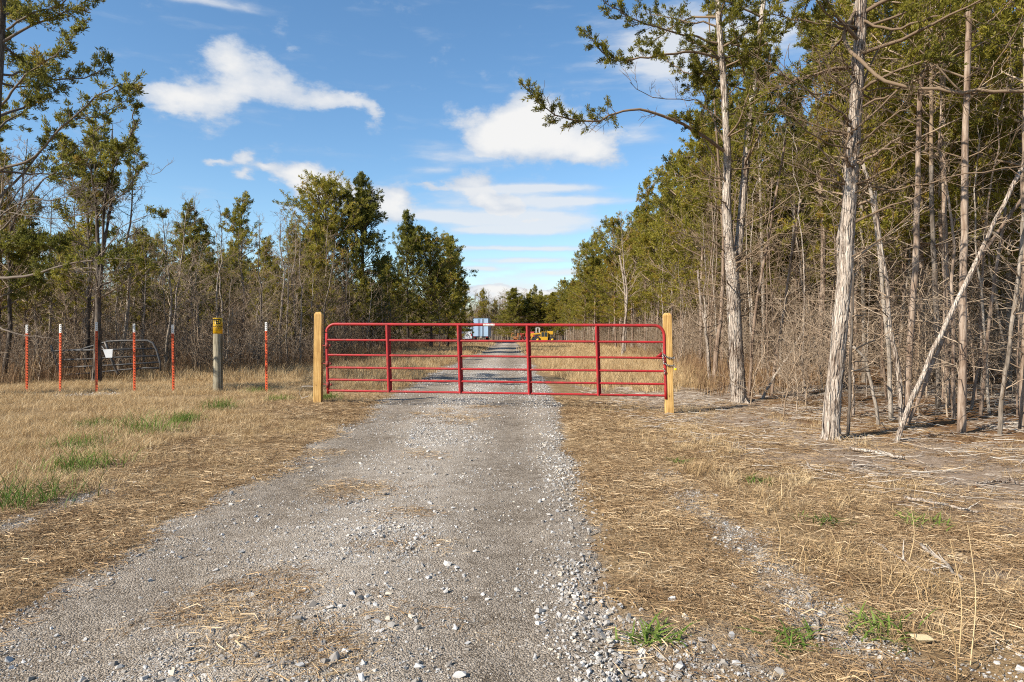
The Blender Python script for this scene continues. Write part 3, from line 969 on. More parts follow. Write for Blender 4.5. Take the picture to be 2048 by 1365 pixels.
def build_telehandler():
    x0, Y = 4.48, 120.0
    r = empty('telehandler', (x0, Y, float(gz(x0, Y))), (0, 0, 0), 'yellow telescopic handler parked at the end of the track', 'telehandler')
    def P(nm, fn, mat, parent=r, bw=0.03):
        mb = MB(); fn(mb)
        return bevel(mk(nm, mb.mesh('telehandler_' + nm, smooth=False), mat, parent), bw)
    P('chassis', lambda b: (box(b, (1.3, 0, .62), (3.6, 0.9, .38)), box(b, (0, 0, .5), (.3, 1.7, .25)), box(b, (2.55, 0, .5), (.3, 1.7, .25)), box(b, (-.75, 0, .55), (.7, 1.1, .4))), M['black'])
    P('engine_cover', lambda b: box(b, (1.2, .55, 1.0), (1.9, .7, .6)), M['machine_yellow'])
    cab = P('cab', lambda b: (prism(b, [(.42, .45), (1.78, .45), (1.78, 1.02), (.5, 1.02)], -.95, -.10), box(b, (1.14, -.52, 1.87), (1.12, .86, .08)),
                              [box(b, (px_, py_, 1.44), (.06, .06, .86)) for px_ in (.62, 1.16, 1.70) for py_ in (-.92, -.12)]), M['machine_yellow'])
    for (a, c_) in ((.65, 1.13), (1.19, 1.67)):
        P('window', lambda b: box(b, ((a + c_) / 2, -.925, 1.43), (c_ - a, .02, .78)), M['glass'], cab, .004)
    P('boom', lambda b: prism(b, [(2.15, 1.62), (2.15, 1.90), (-1.1, 1.62), (-1.1, 1.36)], .0, .32), M['machine_yellow'])
    P('boom_tail', lambda b: box(b, (2.25, .2, 1.72), (.95, .7, .58)), M['machine_yellow'])
    P('boom_head', lambda b: (prism(b, [(-1.0, 1.62), (-1.25, 1.55), (-1.85, .70), (-1.62, .62), (-.9, 1.36)], .02, .30), prism(b, [(-.75, 1.30), (-.95, 1.30), (-1.25, .55), (-1.08, .5)], -.35, -.15)), M['machine_yellow'])
    P('fork', lambda b: (box(b, (-1.75, .15, .55), (.12, 1.2, .6)), box(b, (-2.3, -.2, .27), (1.1, .12, .06)), box(b, (-2.3, .5, .27), (1.1, .12, .06))), M['black'])
    P('hydraulic_ram', lambda b: tube(b, [(1.0, .2, 1.0), (-.2, .17, 1.4)], .07, 8, cap=True), M['steel'], bw=.002)
    for (wx, wy) in ((0, -.85), (2.55, -.85), (0, .85), (2.55, .85)):
        wheel(r, wx, wy, .5, .52, .38, M['machine_yellow'])
    return r
build_telehandler()

def build_tractor():
    x0, Y = 3.4, 124.5
    r = empty('red_tractor', (x0, Y, float(gz(x0, Y))), (0, 0, 0), 'faded red tractor with a white roll bar behind the yellow handler', 'tractor')
    def P(nm, fn, mat, parent=r, bw=0.02):
        mb = MB(); fn(mb)
        return bevel(mk(nm, mb.mesh('tractor_' + nm, smooth=False), mat, parent), bw)
    P('hood', lambda b: (box(b, (-.1, 0, 1.35), (1.7, .8, .7)), box(b, (-.1, 0, 1.83), (1.5, .6, .22), top=(.9, .7))), M['machine_red'])
    P('chassis', lambda b: box(b, (.2, 0, .8), (2.4, .6, .5)), M['black'])
    P('seat', lambda b: (box(b, (1.25, 0, 1.35), (.5, .5, .12)), box(b, (1.48, 0, 1.62), (.1, .5, .5))), M['black'])
    P('fender', lambda b: (box(b, (1.25, -.7, 1.5), (1.1, .35, .08)), box(b, (1.25, .7, 1.5), (1.1, .35, .08))), M['machine_red'])
    P('roll_bar', lambda b: (box(b, (1.0, -.55, 2.0), (.09, .09, 1.25)), box(b, (1.56, -.55, 2.0), (.09, .09, 1.25)), box(b, (1.28, -.55, 2.62), (.65, .10, .09)), box(b, (1.0, .55, 2.0), (.09, .09, 1.25)), box(b, (1.56, .55, 2.0), (.09, .09, 1.25)), box(b, (1.28, .55, 2.62), (.65, .10, .09))), M['white'])
    P('exhaust', lambda b: tube(b, [(-.4, -.2, 1.8), (-.4, -.2, 2.3)], .05, 8, cap=True), M['black'], bw=.002)
    for (wx, wy, wr) in ((-.75, -.7, .45), (1.25, -.75, .72), (-.75, .7, .45), (1.25, .75, .72)):
        wheel(r, wx, wy, wr, wr, .35, M['machine_red'])
build_tractor()

def build_orange_machines():
    x0, Y = 0.62, 121.0
    r = empty('trencher', (x0, Y, float(gz(x0, Y))), (0, 0, 0), 'small orange machine with a low deck and upright post beside the track', 'machine')
    def P(nm, fn, mat, parent, bw=0.02, me='trencher_'):
        mb = MB(); fn(mb)
        return bevel(mk(nm, mb.mesh(me + nm, smooth=False), mat, parent), bw)
    P('deck', lambda b: (box(b, (-.1, 0, .72), (.95, 1.0, .14)), box(b, (-.05, 0, .95), (.8, .9, .10)), box(b, (.05, 0, .50), (.6, .7, .32))), M['machine_orange'], r)
    P('mast', lambda b: (box(b, (.45, -.2, 1.10), (.16, .25, 1.0)), box(b, (.45, .3, 1.10), (.16, .25, 1.0))), M['machine_orange'], r)
    P('track', lambda b: (box(b, (-.05, -.5, .22), (1.2, .28, .40), top=(.85, 1)), box(b, (-.05, .5, .22), (1.2, .28, .40), top=(.85, 1))), M['tyre'], r, .08)
    P('handlebar', lambda b: tube(b, [(-.6, -.4, .9), (-.75, -.4, 1.45), (-.35, -.4, 1.58)], .04, 6, cap=True), M['machine_orange'], r, .002)
    x0, Y = 1.75, 122.0
    r2 = empty('loader_attachment', (x0, Y, float(gz(x0, Y))), (0, 0, 0), 'rust red loader arms standing between the orange machine and the tractor', 'machine')
    P('arm', lambda b: prism(b, [(-.35, 1.65), (-.15, 1.68), (.05, 1.2), (-.05, .5), (-.28, .3), (-.20, 1.1)], -.45, -.3), M['machine_red'], r2, me='loader_')
    P('arm', lambda b: prism(b, [(.1, 1.6), (.3, 1.62), (.42, 1.1), (.25, .35), (.05, .3), (.2, 1.1)], .2, .35), M['machine_orange'], r2, me='loader_')
    P('cross_frame', lambda b: (box(b, (.05, 0, 1.5), (.8, .9, .15)), box(b, (.05, 0, .45), (.9, .8, .2)), box(b, (.1, 0, 1.0), (.5, .5, .35))), M['machine_red'], r2, me='loader_')
    P('bucket', lambda b: prism(b, [(-.5, .05), (.35, .05), (.45, .45), (-.1, .3)], -.6, .6), M['machine_orange'], r2, me='loader_')
build_orange_machines()

def build_trailer():
    Y = 107.0
    x0 = -4.9
    r = empty('box_trailer', (x0, Y, float(gz(x0, Y))), (0, 0, 0), 'white box trailer tinted shade blue, parked with its rear doors facing the gate', 'trailer')
    def P(nm, fn, mat, parent=r, bw=0.015):
        mb = MB(); fn(mb)
        return bevel(mk(nm, mb.mesh('trailer_' + nm, smooth=False), mat, parent), bw)
    P('box', lambda b: box(b, (0, 6.2, 2.5), (2.56, 12.3, 2.95)), M['trailer'])
    P('rear_frame', lambda b: (box(b, (-1.24, 0, 2.5), (.10, .12, 3.0)), box(b, (1.24, 0, 2.5), (.10, .12, 3.0)), box(b, (0, 0, 3.96), (2.58, .12, .10))), M['black'])
    for s in (-1, 1):
        d = P('door', lambda b: box(b, (s * .595, -.01, 2.5), (1.16, .06, 2.78)), M['trailer'])
        for k in (.22, .42):
            P('lock_rod', lambda b: tube(b, [(s * k, -.075, 1.15), (s * k, -.075, 3.85)], .022, 6, cap=True), M['steel'], d, .001)
    P('bumper', lambda b: (box(b, (0, .05, .98), (2.5, .12, .14)), box(b, (0, .05, .52), (2.2, .1, .10)), box(b, (-.6, .05, .75), (.08, .08, .4)), box(b, (.6, .05, .75), (.08, .08, .4))), M['black'])
    for s in (-1, 1):
        P('tail_lamp', lambda b: box(b, (s * .95, -.02, .98), (.28, .04, .10)), M['lamp_red'])
    for yy in (1.6, 2.8):
        for s in (-1, 1):
            wheel(r, s * .95, yy, .5, .5, .5, M['steel']).rotation_euler = (0, 0, R(90))
    P('plate', lambda b: box(b, (0, -.035, .98), (.3, .02, .12)), M['white'])
    r2 = empty('parked_van', (-7.35, 109.0, float(gz(-7.3, 109))), (0, 0, 0), 'pale grey van half hidden in the shade beside the box trailer', 'van')
    def Q(nm, fn, mat, parent=r2, bw=0.05):
        mb = MB(); fn(mb)
        return bevel(mk(nm, mb.mesh('van_' + nm, smooth=False), mat, parent), bw)
    Q('body', lambda b: (box(b, (0, 2.2, 1.15), (1.95, 4.6, 1.4)), box(b, (0, 2.3, 2.2), (1.85, 4.2, .72), top=(.88, .92))), M['van'])
    Q('rear_window', lambda b: box(b, (0, .155, 2.12), (1.4, .08, .42)), M['glass'], bw=.01)
    Q('bumper', lambda b: box(b, (0, -.15, .62), (1.9, .16, .2)), M['black'])
    for s in (-1, 1):
        Q('tail_lamp', lambda b: box(b, (s * .88, -.11, 1.35), (.14, .05, .4)), M['lamp_red'], bw=.01)
        for yy in (.9, 3.6):
            wheel(r2, s * .82, yy, .35, .35, .24, M['steel']).rotation_euler = (0, 0, R(90))
build_trailer()

# ================================================================== vegetation
M['cedar'] = foliage_mat('cedar_foliage', (0.078, 0.082, 0.014), (0.205, 0.192, 0.026), (0.34, 0.295, 0.042), 0.52)
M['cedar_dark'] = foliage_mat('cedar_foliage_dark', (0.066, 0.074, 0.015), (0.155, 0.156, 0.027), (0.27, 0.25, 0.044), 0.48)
M['bark_cedar'] = bark_mat('cedar_bark', (0.075, 0.045, 0.03), (0.205, 0.148, 0.108), (0.36, 0.29, 0.23), 1.0, 0.7)
M['bark_pale'] = bark_mat('pale_cedar_bark', (0.085, 0.055, 0.038), (0.36, 0.30, 0.245), (0.52, 0.465, 0.40), 1.5, 0.9, 0.1, plates=0.09)
M['bark_grey'] = bark_mat('grey_bark', (0.085, 0.068, 0.052), (0.22, 0.185, 0.148), (0.36, 0.315, 0.265), 1.5, 0.5)
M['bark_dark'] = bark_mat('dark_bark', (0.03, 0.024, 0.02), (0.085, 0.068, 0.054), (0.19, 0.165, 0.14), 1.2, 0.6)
M['twig'] = random_mat('twig_bark', [(0.1, (0.11, 0.075, 0.047)), (0.5, (0.255, 0.188, 0.128)), (0.9, (0.41, 0.33, 0.245))], 0.9, 0.0)
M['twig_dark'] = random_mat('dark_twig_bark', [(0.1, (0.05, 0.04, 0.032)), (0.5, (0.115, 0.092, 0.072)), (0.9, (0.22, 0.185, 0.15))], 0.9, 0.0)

def nrm(v):
    v = np.asarray(v, float)
    return v / (np.linalg.norm(v) + 1e-9)

def grow(rng, p, d, L, n=5, up=0.0, wob=0.12):
    p = np.array(p, float); d = nrm(d)
    out = [p]
    W = rng.normal(size=(n, 3)) * wob
    s = L / n
    for i in range(n):
        d = d + W[i]; d[2] += up
        d = d / math.sqrt(d @ d)
        p = p + d * s
        out.append(p)
    return np.array(out)

def taper(n, r0, r1, pw=1.0):
    return r0 + (r1 - r0) * np.linspace(0, 1, n) ** pw

def spline(P, n=24):
    P = np.asarray(P, float)
    k = len(P)
    Q = np.vstack([2 * P[0] - P[1], P, 2 * P[-1] - P[-2]])
    t = np.linspace(0, k - 1 - 1e-6, n)
    i = t.astype(int); f = (t - i)[:, None]
    a, b, c, d = Q[i], Q[i + 1], Q[i + 2], Q[i + 3]
    return 0.5 * (2 * b + (c - a) * f + (2 * a - 5 * b + 4 * c - d) * f ** 2 + (3 * b - a - 3 * c + d) * f ** 3)

class Tufts:
    def __init__(s):
        s.p, s.d, s.z, s.t = [], [], [], []
    def add(s, pts, dirs, size, tone):
        pts = np.atleast_2d(pts); dirs = np.broadcast_to(np.atleast_2d(dirs), pts.shape)
        s.p.append(pts); s.d.append(dirs)
        s.z.append(np.broadcast_to(size, (len(pts),))); s.t.append(np.broadcast_to(tone, (len(pts),)))
    def build(s, rng, m=6, width=0.15, spread=0.75):
        mb = MB()
        if not s.p:
            return mb
        P = np.concatenate(s.p); D = np.concatenate(s.d); Z = np.concatenate(s.z); T = np.concatenate(s.t)
        K = len(P)
        D = D / (np.linalg.norm(D, axis=1)[:, None] + 1e-9)
        dd = D[:, None] + spread * rng.normal(size=(K, m, 3))
        dd /= np.linalg.norm(dd, axis=2)[..., None]
        ln = Z[:, None] * rng.uniform(0.45, 1.15, (K, m))
        base = P[:, None] + rng.normal(size=(K, m, 3)) * Z[:, None, None] * 0.28
        sd = np.cross(dd, rng.normal(size=(K, m, 3))); sd /= np.linalg.norm(sd, axis=2)[..., None] + 1e-9
        sd *= (ln * width * rng.uniform(0.7, 1.3, (K, m)))[..., None]
        v = np.stack([base, base + dd * (ln * .5)[..., None] + sd, base + dd * ln[..., None], base + dd * (ln * .5)[..., None] - sd], 2).reshape(-1, 3)
        q = np.arange(K * m * 4).reshape(-1, 4)
        tone = np.repeat(np.clip(T[:, None] + rng.normal(size=(K, m)) * 0.12, 0, 1).ravel(), 4)
        mb.add(v, q, None, tone)
        return mb

def side_dir(rng, t, elev=0.3, perp=1.0):
    r = rng.normal(size=3)
    r -= t * (r @ t)
    return nrm(t * 0.75 + nrm(r) * perp + np.array((0, 0, elev)))

def leafy(rng, mb, tf, pts, r0, t0, nsub, sublen, size, tone, up=0.06, per=5, sides=3, depth=1, tip=True):
    """leafy side shoots along a limb"""
    n = len(pts)
    for k in range(nsub):
        t = t0 + (1 - t0) * (k + rng.uniform(0, 1)) / nsub
        i = min(n - 2, int(t * (n - 1)))
        f = t * (n - 1) - i
        p = pts[i] * (1 - f) + pts[i + 1] * f
        tg = nrm(pts[i + 1] - pts[i])
        L = sublen * rng.uniform(0.5, 1.2) * (1.15 - 0.55 * t)
        s = grow(rng, p, side_dir(rng, tg, 0.25), L, 4, up, 0.16)
        tube(mb, s, taper(5, max(r0 * 0.4, 0.004), 0.003), sides)
        tn = np.clip(tone + rng.normal() * 0.16, 0.02, 0.98)
        m = max(2, int(per * rng.uniform(0.6, 1.3)))
        tt = rng.uniform(0.25, 1.0, m) * 4
        ii = np.minimum(tt.astype(int), 3); ff = (tt - ii)[:, None]
        q = s[ii] * (1 - ff) + s[ii + 1] * ff
        tf.add(q, nrm(s[-1] - s[0]) * 0.7 + np.array((0, 0, 0.35)), size, tn)
        if depth > 1:
            leafy(rng, mb, tf, s, r0 * 0.4, 0.2, max(2, nsub // 3), L * 0.5, size, tn, up, per, sides, depth - 1)
    if tip:
        tf.add(pts[-3:], nrm(pts[-1] - pts[-3]), size, tone)

def twigs(rng, mb, pts, r0, t0, nsub, sublen, up=0.05, wob=0.16, depth=1, sides=3, tone=0.5):
    n = len(pts)
    for k in range(nsub):
        t = t0 + (1 - t0) * (k + rng.uniform(0, 1)) / nsub
        i = min(n - 2, int(t * (n - 1))); f = t * (n - 1) - i
        p = pts[i] * (1 - f) + pts[i + 1] * f
        tg = nrm(pts[i + 1] - pts[i])
        L = sublen * rng.uniform(0.45, 1.2)
        s = grow(rng, p, side_dir(rng, tg, 0.15, 0.8), L, 4, up, wob)
        tube(mb, s, taper(5, max(r0 * 0.5, 0.0045), 0.0028), sides, tone)
        if depth > 1:
            twigs(rng, mb, s, r0 * 0.5, 0.25, max(2, nsub // 2), L * 0.5, up, wob, depth - 1, sides, tone)

def trunk_path(rng, H, wob=0.05, lean=(0, 0), n=14):
    z = np.linspace(0, 1, n)
    w = np.cumsum(rng.normal(size=(n, 2)) * wob, axis=0) * np.sqrt(z)[:, None]
    w -= w[0]
    return np.c_[w[:, 0] + lean[0] * z * H, w[:, 1] + lean[1] * z * H, z * H]

def interp_path(P, z):
    return np.array([np.interp(z, P[:, 2], P[:, 0]), np.interp(z, P[:, 2], P[:, 1]), z])

def cedar_meshes(key, H, cb, Rm, seed, r0=0.11, nb=64, nsub=6, per=5, size=0.22, m=6, dead=26, deadlen=1.3, shape='cone', tone=0.5, leaders=0):
    rng = np.random.RandomState(seed)
    P = trunk_path(rng, H, 0.045)
    tm = MB()
    rr = np.interp(P[:, 2], [0, 0.25, H * .5, H], [r0 * 1.35, r0 * 1.05, r0 * .7, 0.012])
    PB = P.copy(); PB[0, 2] = -0.25
    tube(tm, PB, rr, 10, rough=0.05, rng=rng)
    bm_ = MB(); tf = Tufts()
    for k in range(dead):
        z = rng.uniform(0.5, cb + 1.2) if cb > 1.5 else rng.uniform(0.4, 1.5)
        p = interp_path(P, z); a = rng.uniform(0, 2 * np.pi)
        L = deadlen * rng.uniform(0.35, 1.15)
        s = grow(rng, p, (math.cos(a), math.sin(a), rng.uniform(-0.15, 0.35)), L, 5, rng.uniform(-0.02, 0.09), 0.13)
        tube(bm_, s, taper(6, rng.uniform(0.008, 0.016), 0.003), 3, tone=rng.uniform(0.3, 0.8))
        twigs(rng, bm_, s, 0.008, 0.3, 3, L * 0.4, 0.03)
    for k in range(nb):
        t = (k + rng.uniform(0, 1)) / nb
        t = t ** 0.9
        z = cb + (H - cb) * t * 0.985
        p = interp_path(P, z); a = k * 2.4 + rng.uniform(-0.5, 0.5)
        if shape == 'cone':
            prof = (1 - t) ** 0.75 * min(1.0, 0.55 + 2.2 * t)
        elif shape == 'round':
            prof = math.sqrt(max(0.0, 1 - (2 * t - 0.85) ** 2 / 1.4))
        elif shape == 'ragged':
            prof = (1 - t) ** 0.55 * min(1.0, 0.6 + 1.5 * t) * rng.choice([0.6, 0.85, 1.0, 1.25])
        else:   # flat, thin, open
            prof = (1 - t) ** 0.5 * rng.uniform(0.4, 1.2)
        L = max(0.35, Rm * prof * rng.uniform(0.65, 1.2))
        e = 0.15 + 1.0 * t + rng.uniform(-0.15, 0.25)
        s = grow(rng, p, (math.cos(a), math.sin(a), e), L, 6, 0.04, 0.10)
        tube(bm_, s, taper(7, max(0.008, 0.018 * L), 0.004), 4, tone=0.4)
        leafy(rng, bm_, tf, s, 0.014, 0.22 if L > 1 else 0.05, max(3, int(nsub * (0.5 + L / Rm))), 0.42 * L + 0.12, size, tone + rng.normal() * 0.12, 0.07, per)
    # extra leaders make the ragged, many-tipped top
    for k in range(leaders):
        z = H * rng.uniform(0.45, 0.7); a = rng.uniform(0, 6.28)
        top = H * rng.uniform(0.78, 0.97)
        s = grow(rng, interp_path(P, z), (0.55 * math.cos(a), 0.55 * math.sin(a), 1.0), top - z, 9, 0.10, 0.07)
        tube(bm_, s, taper(10, r0 * .35, 0.006), 5, tone=0.4)
        for j in range(12):
            i = rng.randint(1, 9); b = rng.uniform(0, 6.28)
            l2 = Rm * 0.42 * (1.1 - i / 10) * rng.uniform(.6, 1.2) + .15
            s2 = grow(rng, s[i], (math.cos(b), math.sin(b), rng.uniform(.2, 1.0)), l2, 5, .05, .1)
            tube(bm_, s2, taper(6, .012, .004), 4, tone=0.4)
            leafy(rng, bm_, tf, s2, .01, .15, max(3, nsub - 2), .4 * l2 + .1, size, tone + rng.normal() * .12, .07, per)
        tf.add(s[-3:], (0, 0, 1), size, tone)
    tf.add(P[-3:], (0, 0, 1), size * 1.2, tone)
    cm = tf.build(rng, m)
    return dict(kind='cedar', H=H, trunk=tm.mesh(key + '_trunk'), branches=bm_.mesh(key + '_branches'), crown=cm.mesh(key + '_crown', smooth=False))

def bare_meshes(key, H, seed, r0=0.07, nb=22, spread=0.9, fork=None, depth=2, sub=6, start=0.3, wob=0.06):
    rng = np.random.RandomState(seed)
    P = trunk_path(rng, H, wob)
    tm = MB(); bm_ = MB()
    PB = P.copy(); PB[0, 2] = -0.25
    tube(tm, PB, np.interp(P[:, 2], [0, 0.2, H], [r0 * 1.3, r0, 0.007]), 7, rough=0.05, rng=rng)
    for k in range(nb):
        t = start + (1 - start) * (k + rng.uniform(0, 1)) / nb
        z = H * t * 0.98
        p = interp_path(P, z); a = k * 2.4 + rng.uniform(-0.6, 0.6)
        L = H * 0.30 * spread * (1.15 - t) * rng.uniform(0.5, 1.3) + 0.2
        s = grow(rng, p, (math.cos(a), math.sin(a), rng.uniform(0.3, 1.1)), L, 6, 0.06, 0.13)
        r = max(0.006, r0 * 0.42 * (1.1 - t))
        tube(bm_, s, taper(7, r, 0.0035), 4)
        twigs(rng, bm_, s, r * .6, 0.2, sub, L * 0.42, 0.05, 0.16, depth)
    return dict(kind='bare', H=H, trunk=tm.mesh(key + '_trunk'), branches=bm_.mesh(key + '_branches'), crown=None)

def pole_meshes(key, H, seed, r0=0.035, nb=14, lean=0.03, deadlen=0.7):
    rng = np.random.RandomState(seed)
    P = trunk_path(rng, H, 0.07, (rng.uniform(-lean, lean), rng.uniform(-lean, lean)))
    tm = MB(); bm_ = MB()
    PB = P.copy(); PB[0, 2] = -0.2
    tube(tm, PB, np.interp(P[:, 2], [0, H], [r0 * 1.15, 0.008]), 6, rough=0.05, rng=rng)
    for k in range(nb):
        z = H * rng.uniform(0.12, 0.98)
        p = interp_path(P, z); a = rng.uniform(0, 6.28)
        L = deadlen * rng.uniform(0.4, 1.4)
        s = grow(rng, p, (math.cos(a), math.sin(a), rng.uniform(0.1, 1.0)), L, 5, 0.05, 0.13)
        tube(bm_, s, taper(6, 0.009, 0.003), 3)
        twigs(rng, bm_, s, 0.006, 0.25, 4, L * 0.45, 0.05)
    return dict(kind='pole', H=H, trunk=tm.mesh(key + '_trunk'), branches=bm_.mesh(key + '_branches'), crown=None)

PROTO = {}
# crown-lifted cedars of the dense wood: fine leaf size for near ones, coarser for far ones
PROTO['lift_a'] = cedar_meshes('lift_a', 11.5, 3.2, 2.1, 11, 0.060, 54, 8, 7, 0.092, 11, 46, 1.4, leaders=1)
PROTO['lift_b'] = cedar_meshes('lift_b', 10.5, 2.9, 1.9, 12, 0.050, 50, 8, 7, 0.092, 11, 48, 1.3, tone=0.60, shape='open')
PROTO['lift_c'] = cedar_meshes('lift_c', 12.5, 3.7, 2.3, 13, 0.066, 56, 8, 7, 0.095, 11, 44, 1.5, tone=0.45, leaders=2)
PROTO['far_a'] = cedar_meshes('far_a', 11.0, 2.8, 2.3, 21, 0.085, 60, 7, 6, 0.165, 8, 36, 1.4, tone=0.58, shape='ragged', leaders=2)
PROTO['far_b'] = cedar_meshes('far_b', 10.0, 2.2, 2.1, 22, 0.075, 56, 7, 6, 0.165, 8, 34, 1.3, tone=0.5, shape='round', leaders=1)
# full cedars with foliage almost to the ground
PROTO['full_a'] = cedar_meshes('full_a', 11.5, 0.9, 3.1, 31, 0.14, 100, 8, 6, 0.165, 9, 14, 1.2, shape='ragged', tone=0.48, leaders=4)
PROTO['full_b'] = cedar_meshes('full_b', 10.0, 1.1, 3.2, 32, 0.13, 100, 8, 6, 0.165, 9, 14, 1.2, shape='round', tone=0.54, leaders=3)
PROTO['full_c'] = cedar_meshes('full_c', 8.5, 0.8, 2.6, 33, 0.11, 90, 8, 6, 0.165, 9, 14, 1.1, shape='ragged', tone=0.52, leaders=2)
PROTO['thin_a'] = cedar_meshes('thin_a', 7.4, 1.9, 1.7, 41, 0.065, 46, 7, 6, 0.115, 9, 18, 0.9, shape='open', tone=0.55, leaders=1)
PROTO['thin_b'] = cedar_meshes('thin_b', 6.4, 1.2, 1.7, 42, 0.06, 46, 7, 6, 0.115, 9, 18, 0.9, shape='ragged', tone=0.6, leaders=1)
for i in range(5):
    PROTO['bare_%d' % i] = bare_meshes('bare_%d' % i, [7.2, 6.2, 5.2, 6.8, 4.4][i], 50 + i, [.06, .05, .04, .07, .035][i], [24, 22, 20, 26, 18][i], [.8, 1.0, 1.1, .7, 1.2][i], None, 2, 6, [.3, .22, .15, .35, .1][i])
for i in range(5):
    PROTO['pole_%d' % i] = pole_meshes('pole_%d' % i, [8.5, 7.2, 9.2, 6.0, 7.8][i], 70 + i, [.030, .024, .036, .019, .027][i], [28, 26, 30, 22, 34][i], [.03, .05, .03, .09, .06][i], 1.0)
PROTO['shrub_0'] = bare_meshes('shrub_0', 2.2, 81, 0.014, 20, 1.3, None, 2, 5, 0.05, 0.08)
PROTO['shrub_1'] = bare_meshes('shrub_1', 1.6, 82, 0.011, 18, 1.6, None, 2, 5, 0.03, 0.08)
PROTO['shrub_2'] = bare_meshes('shrub_2', 3.0, 83, 0.018, 22, 1.0, None, 2, 5, 0.08, 0.08)

NAMES = {'cedar': 'cedar_tree', 'bare': 'bare_tree', 'pole': 'sapling'}
CATS = {'cedar': 'tree', 'bare': 'tree', 'pole': 'sapling'}
def place(key, x, y, s, label, group, rz=0.0, bark='bark_cedar', leaf='cedar', lean=(0, 0), sz=None, name=None):
    pr = PROTO[key]
    r = empty(name or NAMES[pr['kind']], (x, y, float(gz(x, y))), (lean[0], lean[1], rz), label, CATS[pr['kind']], group)
    r.scale = (s, s, sz or s)
    for part, mat in (('trunk', bark), ('branches', 'twig'), ('crown', leaf)):
        me = pr[part]
        if me is None:
            continue
        if len(me.materials) == 0:
            me.materials.append(M[mat])
        o = bpy.data.objects.new(part, me)
        COL.objects.link(o)
        o.parent = r
        if me.materials[0] is not M[mat]:
            o.material_slots[0].link = 'OBJECT'
            o.material_slots[0].material = M[mat]
    return r

def Xof(px, Y):
    return (px - 1024) * Y / F
def Hof(py, Y):
    return EYE + (HOR - py) * Y / F

TAKEN = []
def free(x, y, d):
    for (a, b) in TAKEN:
        if (a - x) ** 2 + (b - y) ** 2 < d * d:
            return False
    return True

